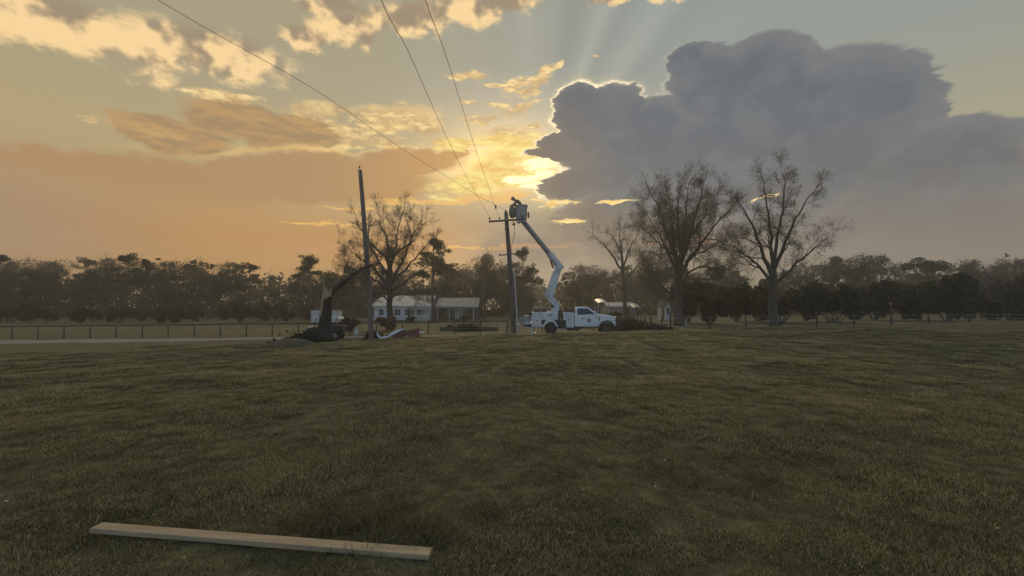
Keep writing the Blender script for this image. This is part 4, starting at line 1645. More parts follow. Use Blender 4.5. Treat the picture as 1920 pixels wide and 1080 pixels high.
# service body
prof = [(-1.32, .50), (-.47, .50), (-.24, .90), (.20, .90), (.44, .50), (.53, .50), (.53, 1.58), (.53, 1.86), (.40, 1.88), (.12, 1.86), (-.02, 1.74), (-.10, 1.56), (-1.32, 1.54)]
prof = [(-1.32, .50), (-.47, .50), (-.24, .90), (.20, .90), (.44, .50), (.53, .50), (.53, 1.56), (-1.32, 1.56)]
for s in (-1, 1):
    MB().prism(prof, s * .52, s * 1.0).build('body_side', M_white_dull, truck, bevel=.015)
    lip = MB()
    pts = [(-.50, .53), (-.245, .93), (.205, .93), (.46, .53)]
    for p, q in zip(pts, pts[1:]):
        lip.beam((p[0], s * 1.01, p[1]), (q[0], s * 1.01, q[1]), .07, .07, up=(0, 1, 0))
    lip.build('arch_lip', M_white, truck)
    MB().prism([(-.62, 1.02), (-.30, 1.02), (-.34, .95), (-.53, .68), (-.62, .68)], s * 1.0, s * 1.012).build('side_vent', M_trim, truck)
    MB().prism([(.25, 1.02), (.51, 1.02), (.51, .68), (.48, .68), (.30, .95)], s * 1.0, s * 1.012).build('side_vent', M_trim, truck)
    for x0, x1, z0, z1, kx, kz in ((-1.29, -.66, .56, 1.50, -.92, .98), (-.63, -.06, 1.06, 1.50, -.10, 1.36), (-.03, .50, 1.06, 1.50, .06, 1.36)):
        dr = MB().box(x0, x1, s * 1.002, s * 1.018, z0, z1).build('locker_door', M_white_dull, truck, bevel=.008)
        MB().disc((kx, s * 1.025, kz), (0, 1, 0), 0, .045, .012, 12).build('latch', M_trim, dr)
        MB().box(x0 + .02, x1 - .02, s * 1.016, s * 1.026, z1 - .03, z1 - .015).build('drip_rail', M_white, dr)
    MB().box(.88, 1.62, s * .50, s * 1.0, .50, 1.54).build('cab_locker', M_white_dull, truck, bevel=.015)
    dr = MB().box(.92, 1.58, s * 1.002, s * 1.018, .56, 1.50).build('locker_door', M_white_dull, truck, bevel=.008)
    MB().disc((1.22, s * 1.025, 1.05), (0, 1, 0), 0, .05, .012, 12).build('latch', M_trim, dr)
    MB().box(.50, 1.08, s * .66, s * 1.03, .52, 1.02).build('battery_box', M_trim, truck, bevel=.02)
    MB().box(.46, 1.12, s * .90, s * 1.06, .40, .44).build('running_board', M_steel, truck)
    leg = MB().box(-1.30, -1.22, s * .86, s * .94, .02, .56).build('stabiliser_leg', M_white_dull, truck, bevel=.008)
    MB().box(-1.40, -1.12, s * .80, s * 1.0, -.02, .02).build('foot', M_steel, leg)
    MB().box(-.62, -.59, s * .62, s * .98, .16, .52).build('mud_flap', M_rubber, truck)
MB().box(-1.32, 1.62, -.52, .52, .66, .74).build('bed_floor', M_steel, truck)
MB().box(-1.30, -1.26, -.52, .52, .74, 1.30).build('tailboard', M_white_dull, truck, bevel=.01)
MB().box(-1.82, -1.325, -.98, .98, .70, .86).build('tail_shelf', M_white_dull, truck, bevel=.015)
mb = MB().box(-1.80, -1.36, -.96, .96, .54, .695)
mb.build('tail_lamp_box', M_trim, truck, bevel=.01)
MB().box(-1.84, -1.34, -1.0, 1.0, .48, .52).build('rear_bumper', M_white_dull, truck, bevel=.01)
for s in (-1, 1):
    MB().disc((-1.825, s * .8, .61), (1, 0, 0), 0, .06, .02, 12).build('tail_light', M_red, truck)
MB().box(-2.42, -1.84, -.75, -.45, .66, .71).box(-2.46, -2.42, -.80, -.40, .60, .80).build('tow_step', M_fibre, truck, bevel=.01)
# rack on top
rk = MB()
for s in (-1, 1):
    rk.tube([(-1.22, s * .88, 1.90), (-.20, s * .88, 1.90)], .028, 8)
    for x in (-1.18, -.70, -.24):
        rk.tube([(x, s * .88, 1.56), (x, s * .88, 1.90)], .024, 8)
for x in (-1.15, -.25):
    rk.tube([(x, -.88, 1.90), (x, .88, 1.90)], .022, 8)
rk.build('ladder_rack', M_fibre, truck, smooth=True)

# turret and booms; points come from the photograph at the depth of the truck's centre line
BD = 30.85
MB().prism([(-.05, 1.56), (.53, 1.56), (.53, 1.86), (.44, 1.90), (.20, 1.88), (.06, 1.76)], -.97, -.55).build('turret_guard', M_white_dull, truck, bevel=.015)
t0 = tl(1044, 577, BD)
MB().tube([(t0.x, t0.y, .72), (t0.x, t0.y, t0.z - .32)], .22, 18).build('pedestal', M_boom, truck)
MB().disc((t0.x, t0.y, t0.z - .30), (0, 0, 1), 0, .30, .03, 22).build('turntable', M_steel, truck)
mb = MB()
for s in (-.17, .17):
    mb.prism([(t0.x - .20, t0.z - .28), (t0.x + .20, t0.z - .28), (t0.x + .17, t0.z + .26), (t0.x + .05, t0.z + .34), (t0.x - .10, t0.z + .20)], t0.y + s - .03, t0.y + s + .03)
mb.build('turret', M_boom, truck, bevel=.01)
k0, k1 = tl(1044.5, 572, BD), tl(1028, 556, BD)
link_o = MB().beam(k0, k1, .26, .42, up=(0, 0, 1)).build('riser_link', M_boom, truck, bevel=.03)
kn = MB()
kn.disc(k0, (0, 1, 0), 0, .17, .19, 18).disc(k1 + Vector((-.05, 0, .03)), (0, 1, 0), 0, .16, .20, 18)
kn.build('pivot_pin', M_steel, link_o)
c0, c1 = tl(1034.5, 565, BD - .02), tl(1041.5, 576.5, BD - .02)
MB().tube([c0 + Vector((-.14, 0, .06)), c1 + Vector((-.12, 0, 0))], .055, 10).build('lift_cylinder', M_black, truck, smooth=True)
l0, l1 = tl(1031.5, 557.5, BD), tl(1047.6, 504, BD)
low = MB().beam(l0, l1, .26, .40, up=(1, 0, 0)).build('lower_boom', M_boom, truck, bevel=.03)
md = l0.lerp(l1, .52)
MB().beam(l0.lerp(l1, .50), l0.lerp(l1, .56), .28, .40, up=(1, 0, 0)).build('collar', M_boom, low, bevel=.01)
p0, p1 = tl(1023.5, 553, BD - .05), tl(1039.5, 508, BD - .05)
MB().beam(p0, p1, .10, .15, up=(1, 0, 0)).build('leveling_link', M_boom, truck, bevel=.012)
MB().disc(p0, (0, 1, 0), 0, .13, .09, 16).build('pivot_pin', M_steel, truck)
BB = 30.1                                                     # the bucket hangs nearer, over the pole
u0, u1 = tl(1049.5, 500, BD - .05), tl(979.5, 413.5, BB + .1)
elb = [tl(1038.5, 512, BD), tl(1041.5, 496, BD), tl(1047.5, 488, BD), tl(1054, 499, BD), tl(1051.5, 506, BD), tl(1045, 509, BD)]
eb = MB()
for s in (-.20, .20):
    eb.prism([(p.x, p.z) for p in elb], u0.y + s - .03, u0.y + s + .03)
eb.build('elbow', M_boom, truck, bevel=.015)
MB().disc(tl(1048.3, 499, BD), (0, 1, 0), 0, .10, .26, 16).build('elbow_pin', M_steel, truck)
ud = (u1 - u0).normalized()
um = u0 + (u1 - u0) * .27
upb = MB().beam(u0 + ud * -.25, um, .29, .42, up=(0, 0, 1)).build('upper_boom', M_boom, truck, bevel=.03)
MB().beam(um, u1, .23, .32, up=(0, 0, 1)).build('insulated_section', M_fibre, upb, bevel=.03)
MB().beam(um - ud * .12, um + ud * .12, .30, .34, up=(0, 0, 1)).build('collar', M_boom, upb, bevel=.012)
MB().tube([u0 + ud * .2 + Vector((-.05, -.2, -.15)), um + Vector((.0, -.2, -.1)), u0 + ud * 3.2 + Vector((0, -.16, -.08)), u1 + Vector((.1, -.14, -.05))], .018, 6).build('hydraulic_hose', M_black, upb, smooth=True)
s0, s1 = tl(1029.5, 482, BD - .1), tl(1037.6, 503, BD - .1)
MB().tube([s0, s0.lerp(s1, .45)], .035, 8).tube([s0.lerp(s1, .42), s1], .06, 10).build('elbow_cylinder', M_black, truck, smooth=True)
s0, s1 = tl(1033.5, 484.5, BD + .1), tl(1039.5, 498.5, BD + .1)
MB().tube([s0, s1], .03, 8).build('drag_link', M_steel, truck)

# bucket: open tapered tub with a rolled rim
BC = TI @ at(977.5, 399.5, BB)
hx, hy, hz = .42, .34, .53
tub = MB()
ring = []
NB = 24


def sup(k, sx, sy):
    a = 2 * PI * k / NB
    c, s = math.cos(a), math.sin(a)
    e = .45
    return math.copysign(abs(c) ** e, c) * sx, math.copysign(abs(s) ** e, s) * sy


levels = [(-hz, .80, 0), (-hz + .04, .86, 0), (0, .93, 0), (hz - .10, .99, 0), (hz - .09, 1.05, 0), (hz, 1.05, 0), (hz, .95, 1), (-hz + .06, .80, 1)]
vs = []
for z, f_, _ in levels:
    for k in range(NB):
        x, y = sup(k, hx * f_, hy * f_)
        vs.append((BC.x + x, BC.y + y, BC.z + z))
fs = [(q * NB + k, q * NB + (k + 1) % NB, (q + 1) * NB + (k + 1) % NB, (q + 1) * NB + k) for q in range(len(levels) - 1) for k in range(NB)]
fs += [tuple(range(NB))[::-1], tuple((len(levels) - 1) * NB + k for k in range(NB))]
bucket = tub.add(vs, fs).build('bucket', M_fibre, truck)
MB().box(BC.x + .44, BC.x + .55, BC.y - .2, BC.y + .2, BC.z - .32, BC.z + .02).build('control_valve_box', M_black, bucket, bevel=.03)
MB().box(BC.x - .36, BC.x + .32, BC.y - .22, BC.y + .22, BC.z - hz - .11, BC.z - hz + .0).build('bucket_mount', M_boom, bucket, bevel=.03)
MB().tube([(BC.x - .18, BC.y - .20, BC.z - hz - .14), (BC.x - .18, BC.y + .2, BC.z - hz - .14)], .07, 10).build('tip_pin', M_steel, bucket)
BW = TM @ BC                                                  # the bucket in the world


# ------------------------------------------------------------------ the lineman in the bucket
M_shirt = mat('tan_work_shirt', (0.20, 0.185, 0.14), (0.15, 0.14, 0.105), 6.0, 0.9, bump=0.3)
M_jeans = mat('dark_work_trousers', (0.05, 0.055, 0.07), None, rough=0.9)
M_skin = mat('skin', (0.38, 0.22, 0.16), None, rough=0.55)
M_hat = mat('hard_hat', (0.33, 0.31, 0.24), None, rough=0.35)
M_glove = mat('rubber_gloves', (0.24, 0.12, 0.05), (0.16, 0.09, 0.04), 8.0, 0.7)
M_hair = mat('hair', (0.03, 0.022, 0.016), None, rough=0.9)


def skin_body(name, joints, edges, m, parent, sub=1, rootv=0):
    me = bpy.data.meshes.new(name)
    me.from_pydata([j[0] for j in joints], edges, [])
    me.materials.append(m)
    o = link(name, me, parent)
    md = o.modifiers.new('skin', 'SKIN')
    md.use_smooth_shade = True
    for v, j in zip(me.skin_vertices[0].data, joints):
        r = j[1]
        v.radius = (r, r) if not hasattr(r, '__len__') else r
    me.skin_vertices[0].data[rootv].use_root = True
    s = o.modifiers.new('subdivision', 'SUBSURF')
    s.levels = s.render_levels = sub
    return o


man = empty('person', BW + Vector((0, 0, -.45)), 'lineman in tan shirt and hard hat bending out of the raised bucket over the crossarm', 'person')
# local frame: x to the right of the picture, z up, feet at 0; the rim is about 1 m up
J = {}
bl = [('pel', (.02, 0, .95), (.17, .13)), ('wai', (-.08, 0, 1.12), (.155, .12)), ('che', (-.24, 0, 1.27), (.185, .14)), ('upc', (-.36, 0, 1.33), (.17, .12)), ('nek', (-.45, -.01, 1.36), .07),
      ('hd0', (-.52, -.02, 1.40), .095),
      ('hpl', (.04, -.11, .86), .10), ('knl', (.00, -.12, .46), .075), ('anl', (.06, -.12, .08), .05), ('tol', (-.12, -.13, .04), .045),
      ('hpr', (.04, .11, .86), .10), ('knr', (.02, .12, .46), .075), ('anr', (.08, .12, .08), .05), ('tor', (-.10, .13, .04), .045),
      ('sl', (-.34, -.20, 1.26), .085), ('ell', (-.42, -.28, 1.00), .055), ('wrl', (-.56, -.20, .86), .038),
      ('sr', (-.36, .20, 1.30), .085), ('elr', (-.56, .26, 1.12), .055), ('wrr', (-.70, .12, 1.02), .038)]
names = [q[0] for q in bl]
ed = [('pel', 'wai'), ('wai', 'che'), ('che', 'upc'), ('upc', 'nek'), ('nek', 'hd0'), ('pel', 'hpl'), ('hpl', 'knl'), ('knl', 'anl'), ('anl', 'tol'),
      ('pel', 'hpr'), ('hpr', 'knr'), ('knr', 'anr'), ('anr', 'tor'), ('upc', 'sl'), ('sl', 'ell'), ('ell', 'wrl'), ('upc', 'sr'), ('sr', 'elr'), ('elr', 'wrr')]
skin_body('body', [(q[1], q[2]) for q in bl], [(names.index(a), names.index(c)) for a, c in ed], M_shirt, man, 2)
# head: looks along -x, tipped slightly down
hc = Vector((-.575, -.02, 1.44))
fx = Vector((-.96, -.05, -.27)).normalized()
fz = Vector((-.27, 0, .96)).normalized()
fy = fz.cross(fx).normalized()


def hp_(a, b2, c):
    return hc + fx * a + fy * b2 + fz * c


hm = MB()
prof = [(-.125, .045, .050), (-.105, .070, .062), (-.06, .088, .072), (-.01, .098, .078), (.04, .100, .080), (.08, .088, .072), (.11, .055, .045), (.122, .02, .02)]
n = 16
vs = [tuple(hp_(math.cos(2 * PI * k / n) * rx + (.012 if z < 0 else 0), math.sin(2 * PI * k / n) * ry, z)) for z, rx, ry in prof for k in range(n)]
fs = [(q * n + k, q * n + (k + 1) % n, (q + 1) * n + (k + 1) % n, (q + 1) * n + k) for q in range(len(prof) - 1) for k in range(n)] + [tuple(range(n))[::-1], tuple((len(prof) - 1) * n + k for k in range(n))]
head = hm.add(vs, fs).build('head', M_skin, man, smooth=True)
MB().tube([hp_(.095, 0, .015), hp_(.125, 0, -.025), hp_(.10, 0, -.035)], [.010, .018, .012], 6).build('nose', M_skin, head, smooth=True)
for s in (-1, 1):
    MB().disc(hp_(.085, s * .033, .012), fx, 0, .012, .006, 8).build('eye', M_hair, head)
    MB().disc(hp_(-.005, s * .081, -.01), fy, 0, .030, .010, 10).build('ear', M_skin, head)
MB().beam(hp_(.092, -.026, -.068), hp_(.092, .026, -.068), .008, .008).build('mouth', M_emb_r, head)
MB().tube([hp_(-.055, 0, -.10), hp_(-.062, 0, -.02), hp_(-.055, 0, .05)], [.05, .062, .06], 10).build('hair', M_hair, head, smooth=True)
hat = MB()
prof = [(.035, .125, .105), (.05, .122, .102), (.09, .118, .098), (.13, .095, .08), (.155, .055, .045), (.162, .01, .01)]
vs = [tuple(hp_(math.cos(2 * PI * k / n) * rx, math.sin(2 * PI * k / n) * ry, z)) for z, rx, ry in prof for k in range(n)]
fs = [(q * n + k, q * n + (k + 1) % n, (q + 1) * n + (k + 1) % n, (q + 1) * n + k) for q in range(len(prof) - 1) for k in range(n)] + [tuple((len(prof) - 1) * n + k for k in range(n))]
hh = hat.add(vs, fs).build('hard_hat', M_hat, man, smooth=True)
vs = [tuple(hp_(math.cos(2 * PI * k / n) * (.165 if math.cos(2 * PI * k / n) < .3 else .205), math.sin(2 * PI * k / n) * .145, .034 + h)) for h in (0, .008) for k in range(n)]
MB().add(vs, [tuple(range(n))[::-1], tuple(range(n, 2 * n))] + [(k, (k + 1) % n, n + (k + 1) % n, n + k) for k in range(n)]).build('brim', M_hat, hh)
MB().tube([hp_(.10, 0, .135), hp_(0, 0, .172), hp_(-.10, 0, .135)], .014, 6).build('ridge', M_hat, hh, smooth=True)


def hand(wrist, d, side):
    """Gloved hand: palm, four unequal curled fingers and a thumb from the side of the palm."""
    w, d = Vector(wrist), Vector(d).normalized()
    up_ = Vector((0, 0, 1))
    s = d.cross(up_).normalized() * side
    dn = s.cross(d).normalized()
    if dn.z > 0:
        dn = -dn
    jt = [(tuple(w), .036), (tuple(w + d * .05), (.045, .024))]
    e = [(0, 1)]
    for i, (o_, L) in enumerate(((-.033, .072), (-.011, .084), (.011, .080), (.033, .062))):
        k = len(jt)
        q = w + d * .095 + s * o_
        jt += [(tuple(q), .0115), (tuple(q + d * L * .45 + dn * .012), .0105), (tuple(q + d * L * .72 + dn * .040), .0095), (tuple(q + d * L * .70 + dn * .066), .008)]
        e += [(1, k), (k, k + 1), (k + 1, k + 2), (k + 2, k + 3)]
    k = len(jt)
    q = w + d * .04 - s * .045
    jt += [(tuple(q), .014), (tuple(q + d * .035 - s * .02 + dn * .02), .0125), (tuple(q + d * .065 - s * .01 + dn * .045), .010)]
    e += [(1, k), (k, k + 1), (k + 1, k + 2)]
    return skin_body('gloved_hand', jt, e, M_glove, man, 1)


hand((-.575, -.195, .85), (-.8, .3, -.4), 1)
hand((-.715, .11, 1.01), (-.85, -.35, -.3), -1)
for s, w in ((-1, (-.56, -.20, .86)), (1, (-.70, .12, 1.02))):
    e = Vector((-.42, -.28, 1.0)) if s < 0 else Vector((-.56, .26, 1.12))
    w = Vector(w)
    MB().tube([w + (w - e) * .08, w.lerp(e, .35), w.lerp(e, .62)], [.045, .058, .066], 10).build('glove_cuff', M_glove, man, smooth=True)
# trousers over the legs
skin_body('trousers', [((.02, 0, 1.0), (.19, .15)), ((.03, 0, .92), (.19, .15)), ((.04, -.115, .84), .118), ((.0, -.12, .46), .095), ((.06, -.12, .10), .07), ((.04, .115, .84), .118), ((.02, .12, .46), .095), ((.08, .12, .10), .07)],
          [(0, 1), (1, 2), (2, 3), (3, 4), (1, 5), (5, 6), (6, 7)], M_jeans, man, 1)

# canvas tool bag hung on the bucket
tb = empty('tool_bag', BW + Vector((-.56, -.05, .08)), 'rounded canvas tool bag hanging on the outside of the raised bucket under the lineman', 'bag')
M_canvas = mat('canvas', (0.23, 0.20, 0.15), (0.16, 0.14, 0.11), 5.0, 0.95, bump=0.4)
MB().tube([(0.02, 0, -.42), (0.0, 0, -.38), (-.04, 0, -.2), (-.05, 0, .05), (-.02, 0, .28), (0.0, 0, .30)], [.10, .20, .26, .27, .24, .20], 16).build('bag', M_canvas, tb, smooth=True)
MB().tube(refine([(-.15, -.1, .26), (0, -.05, .52), (.16, 0, .40)], 4), .02, 6).tube(refine([(-.15, .1, .26), (0, .05, .52), (.16, .02, .40)], 4), .02, 6).build('strap', M_rope, tb, smooth=True)

# ------------------------------------------------------------------ loads on the truck
def on_truck(x, y, z):
    return TM @ Vector((x, y, z))


t = empty('wire_reel', on_truck(-1.98, -.55, .955), 'pale round wire reel at the very back of the truck', 'reel', None, YAW)
mb = MB().disc((-.0, 0, 0), (0, 1, 0), 0, .08, .16, 14)
for y in (-.15, .15):
    mb.disc((0, y, 0), (0, 1, 0), .03, .25, .012, 22)
mb.build('spool', M_fibre, t)
MB().disc((0, 0, 0), (0, 1, 0), .08, .18, .13, 20).build('coil', M_rope, t)
t = empty('tool_box', on_truck(-1.62, -.62, .86), 'grey steel tool box on the tail shelf beside the wire reel', 'tool box', None, YAW)
MB().box(-.26, .24, -.2, .2, 0.005, .40).build('case', M_fibre, t, bevel=.02)
MB().box(-.27, .25, -.21, .21, .40, .46).build('lid', M_fibre, t, bevel=.015)
MB().tube(refine([(-.1, 0, .45), (-.08, 0, .52), (.06, 0, .52), (.08, 0, .45)], 3), .012, 6).build('handle', M_black, t)
t = empty('hose_coil', on_truck(-1.42, -.66, 1.36), 'black coiled hose hanging behind the white truck body', 'hose', None, YAW)
mb = MB()
for k in range(4):
    mb.tube([(.01 * k - .02, .20 * math.cos(a) * (1 - .05 * k), .22 * math.sin(a)) for a in np.linspace(0, 2 * PI, 22)], .024, 6, cap=False)
mb.build('coil', M_rubber, t, smooth=True)
MB().beam((.10, 0, .22), (-.03, 0, .22), .03, .03).build('hook', M_steel, t)
t = empty('lumber_bundle', on_truck(-.68, -.55, 1.565), 'brown timber lengths lying on top of the truck body under the rack', 'lumber', None, YAW)
for k in range(6):
    MB().box(-.50, .40 - .05 * (k % 3), -.28 + .1 * (k % 3), -.19 + .1 * (k % 3), .005 + .105 * (k // 3), .10 + .105 * (k // 3)).build('timber', M_brown, t, bevel=.008)
t = empty('crate', on_truck(1.25, -.70, 1.545), 'brown wooden crate on the locker just behind the truck cab', 'crate', None, YAW)
for z in (0.005, .105, .205):
    MB().box(-.32, .34, -.22, -.20, z, z + .085).build('slat', M_brown, t)
    MB().box(-.32, .34, .20, .22, z, z + .085).build('slat', M_brown, t)
    MB().box(-.34, -.32, -.22, .22, z, z + .085).build('slat', M_brown, t)
    MB().box(.34, .36, -.22, .22, z, z + .085).build('slat', M_brown, t)
t = empty('fence_post_bundle', on_truck(.70, -.60, .745), 'brown poles standing in the gap between turret and cab locker', 'poles', None, YAW)
for k in range(4):
    MB().tube([(-.10 + .08 * k, .05 * (k % 2), 0.0), (-.12 + .08 * k, .05 * (k % 2), .92 + .06 * (k % 3))], .036, 8).build('pole', M_brown, t, smooth=True)
MB().disc((.02, .02, .5), (0, 0, 1), .17, .19, .012, 16).build('strap', M_black, t)

# ------------------------------------------------------------------ fences
M_pipe = mat('dark_pipe_fence', (0.026, 0.024, 0.022), (0.042, 0.035, 0.030), 5.0, 0.6)
M_post = mat('old_fence_post', (0.075, 0.060, 0.048), (0.045, 0.038, 0.032), 4.0, 0.95, bump=0.5)
FY = 36.0
f0 = on(300, FY)
fence = empty('pipe_fence', Vector((0, FY, 0)), 'dark steel pipe fence with a single top rail along the gravel track', 'fence')
xs = []
for k in range(-16, 8):
    px = 755 + 48.6 * k
    if px < 956:
        xs.append((px - 960) / F * FY)
xs = sorted(xs + [-0.30])
tops = []
for x in xs:
    z = gz(x, FY)
    MB().tube([(x, 0, z - .3), (x, 0, z + 1.06)], .045, 8).build('post', M_pipe, fence, smooth=True)
    tops.append(Vector((x, 0, z + 1.06)))
for a, c in zip(tops, tops[1:]):
    MB().tube([a + Vector((0, 0, -.03)), c + Vector((0, 0, -.03))], .048, 8).build('rail', M_pipe, fence, smooth=True)
    MB().tube([a + Vector((0, 0.02, -.62)), c + Vector((0, .02, -.62))], .008, 5).build('wire', M_wire, fence)

WY = 38.0
wf = empty('wire_fence', Vector((0, WY, 0)), 'wire fence on rough dark wooden posts past the front of the truck', 'fence')
pxs = [1166, 1209, 1219, 1241, 1257, 1330, 1398, 1462, 1530, 1600, 1670, 1740, 1815, 1890, 1960]
tp_ = []
for i, px in enumerate(pxs):
    x = (px - 960) / F * WY
    z = gz(x, WY)
    h = (1.15, 1.2, 1.5, 1.35, 1.55, 1.2)[i % 6]
    lean = rnd.uniform(-.06, .06)
    MB().tube([(x, 0, z - .3), (x + lean * .5, 0, z + h * .5), (x + lean, 0, z + h)], [.085, .08, .07], 8).build('post', M_post, wf, smooth=True)
    tp_.append(Vector((x, -.08, z)))
for h in (.35, .7, 1.05):
    MB().tube([p + Vector((0, 0, h)) for p in tp_], .009, 5, cap=False).build('wire', M_steel, wf)
t = empty('marker_post', on(1285, 37.0), 'short white marker post in front of the wire fence beside the dark thicket', 'post')
MB().box(-.07, .07, -.05, .05, -.2, .92).build('post', mat('white_post', (.24, .24, .24), None, rough=.7), t, bevel=.01)
MB().box(-.085, .085, -.06, .06, .92, .96).build('cap', M_steel, t)

# ------------------------------------------------------------------ houses and sheds beyond
M_siding = mat('pale_siding', (0.60, 0.62, 0.63), (0.50, 0.51, 0.52), 1.5, 0.7)
M_roofm = mat('bare_metal_roof', (0.66, 0.66, 0.65), (0.52, 0.51, 0.50), 1.2, 0.42, metal=0.6)
M_roof2 = mat('grey_metal_roof', (0.40, 0.40, 0.41), (0.30, 0.30, 0.31), 1.2, 0.40, metal=0.6)
M_roof3 = mat('dull_tin_roof', (0.55, 0.55, 0.54), (0.42, 0.41, 0.40), 1.2, 0.5, metal=0.5)
M_trimw = mat('white_trim', (0.50, 0.50, 0.49), None, rough=0.6)
M_darkwall = mat('dark_timber_wall', (0.085, 0.080, 0.072), (0.055, 0.052, 0.048), 2.0, 0.9)
M_wglass = mat('house_window_glass', (0.035, 0.042, 0.055), None, rough=0.08)
M_skirt = mat('foundation_skirt', (0.12, 0.115, 0.10), (0.08, 0.078, 0.07), 2.0, 0.9)
M_tan = mat('tan_wall', (0.30, 0.28, 0.245), (0.25, 0.23, 0.20), 1.0, 0.85)


def gable_house(name, label, cat, px0, px1, y, wall_top, ridge, depth, mw, mr_, base_dz=0.0, sid=True, ribs=True):
    a, c = on(px0, y), on(px1, y)
    z0 = min(a.z, c.z)
    root = empty(name, Vector(((a.x + c.x) / 2, y, z0)), label, cat)
    w = (c.x - a.x) / 2
    hw = at(px0, wall_top, y).z - z0
    hr = at(px0, ridge, y).z - z0
    hr = hw + (hr - hw) * (y + depth / 2) / y
    MB().box(-w, w, 0.0, depth, .32, hw).build('wall', mw, root)
    MB().box(-w + .02, w - .02, .04, depth - .04, -.4, .32).build('foundation', M_skirt, root)
    if sid:
        sd_ = MB()
        for k in range(int((hw - .34) / .2)):
            sd_.box(-w - .008, w + .008, -.022, .0, .34 + k * .2, .34 + k * .2 + .185)
        sd_.build('siding_boards', mw, root)['kind'] = 'stuff'
    e = .35
    rf = MB()
    th = .06
    for q in (0, 1):
        y0, y1 = (-e, depth / 2) if q == 0 else (depth + e, depth / 2)
        zlo = hw - e * (hr - hw) / (depth / 2)
        rf.add([(-w - e, y0, zlo), (w + e, y0, zlo), (w + e, y1, hr), (-w - e, y1, hr), (-w - e, y0, zlo + th), (w + e, y0, zlo + th), (w + e, y1, hr + th), (-w - e, y1, hr + th)],
               [(0, 3, 2, 1), (4, 5, 6, 7), (0, 1, 5, 4), (2, 3, 7, 6), (1, 2, 6, 5), (3, 0, 4, 7)])
    roof = rf.build('roof', mr_, root)
    if ribs:
        rb = MB()
        nrib = int(2 * w / .45)
        for k in range(nrib + 1):
            x = -w - e + .05 + k * (2 * w + 2 * e - .1) / nrib
            zlo = hw - e * (hr - hw) / (depth / 2)
            rb.beam((x, -e, zlo + th + .012), (x, depth / 2, hr + th + .012), .04, .03)
        rb.build('ribs', mr_, roof)['kind'] = 'stuff'
    MB().add([(-w, .0, hw), (-w, depth, hw), (-w, depth / 2, hr - .02), (-w + .1, .0, hw), (-w + .1, depth, hw), (-w + .1, depth / 2, hr - .02)], [(0, 1, 2), (5, 4, 3), (0, 3, 4, 1), (1, 4, 5, 2), (2, 5, 3, 0)]).build('gable', mw, root)
    MB().add([(w - .1, .0, hw), (w - .1, depth, hw), (w - .1, depth / 2, hr - .02), (w, .0, hw), (w, depth, hw), (w, depth / 2, hr - .02)], [(0, 1, 2), (5, 4, 3), (0, 3, 4, 1), (1, 4, 5, 2), (2, 5, 3, 0)]).build('gable', mw, root)
    MB().box(-w - e, w + e, -e - .03, -e, hw - e * .3 - .12, hw - e * .3 + .06).build('fascia', M_trimw, root)
    return root, w, hw, depth


def house_window(root, x, z0, z1, hw2, y=-.02):
    f = MB()
    for s in (-1, 1):
        f.box(x + s * hw2 - .05, x + s * hw2 + .05, y - .04, y, z0 - .05, z1 + .05)
    f.box(x - hw2 + .05, x + hw2 - .05, y - .04, y, z1 - .04, z1 + .05).box(x - hw2 + .05, x + hw2 - .05, y - .04, y, z0 - .05, z0 + .04)
    wn = f.build('window', M_trimw, root)
    MB().box(x - hw2 + .05, x + hw2 - .05, y - .015, y - .002, z0 + .04, (z0 + z1) / 2 - .02).build('pane', M_wglass, wn)
    MB().box(x - hw2 + .05, x + hw2 - .05, y - .015, y - .002, (z0 + z1) / 2 + .02, z1 - .04).build('pane', M_wglass, wn)
    MB().box(x - hw2 + .05, x + hw2 - .05, y - .032, y - .001, (z0 + z1) / 2 - .02, (z0 + z1) / 2 + .02).build('sash_bar', M_trimw, wn)


HY = 70.0
h1, w, hw, dp = gable_house('house', 'long low white house with a shiny metal roof behind the bare tree', 'house', 702, 806, HY, 572.5, 554.5, 7.5, M_siding, M_roofm)


def hx1(px):
    return (px - 960) / F * HY - h1.location.x


for px, hwid in ((715.5, .42), (745.5, .5), (764, .45), (787, .5)):
    house_window(h1, hx1(px), 1.10, 2.05, hwid)
dr = MB().box(hx1(771) - .45, hx1(771) + .45, -.06, -.024, .34, 2.25).build('door', M_darkwall, h1)
MB().disc((hx1(771) + .35, -.08, 1.25), (0, 1, 0), 0, .04, .02, 8).build('knob', M_steel, dr)
# porch
px0, px1 = hx1(776), hx1(806)
MB().box(px0, px1, -2.2, -.03, .18, .34).build('porch_deck', M_fibre, h1)
MB().box(px0 - .2, px1 + .2, -2.5, -.36, 2.05, 2.13).build('porch_roof', M_roof2, h1)
for x in np.linspace(px0 + .1, px1 - .1, 4):
    MB().box(x - .05, x + .05, -2.15, -2.05, -.3, 2.05).build('porch_post', M_trimw, h1)
MB().box(px0, px1, -2.14, -2.06, 1.18, 1.25).build('porch_rail', M_trimw, h1)
for k in range(15):
    x = px0 + .2 + k * (px1 - px0 - .4) / 14
    MB().box(x - .02, x + .02, -2.115, -2.085, .34, 1.18).build('baluster', M_trimw, h1)
MB().tube([(hx1(742), -.8, -.3), (hx1(742), -.8, 3.1)], .045, 8).build('meter_pole', M_fibre, h1)

H2Y = 73.0
h2, w2, hw2_, dp2 = gable_house('house', 'smaller dark house with a broad grey metal roof beside the lone pine', 'house', 820, 894, H2Y, 573.0, 559.0, 6.5, M_darkwall, M_roof2, sid=False)


def hx2(px):
    return (px - 960) / F * H2Y - h2.location.x


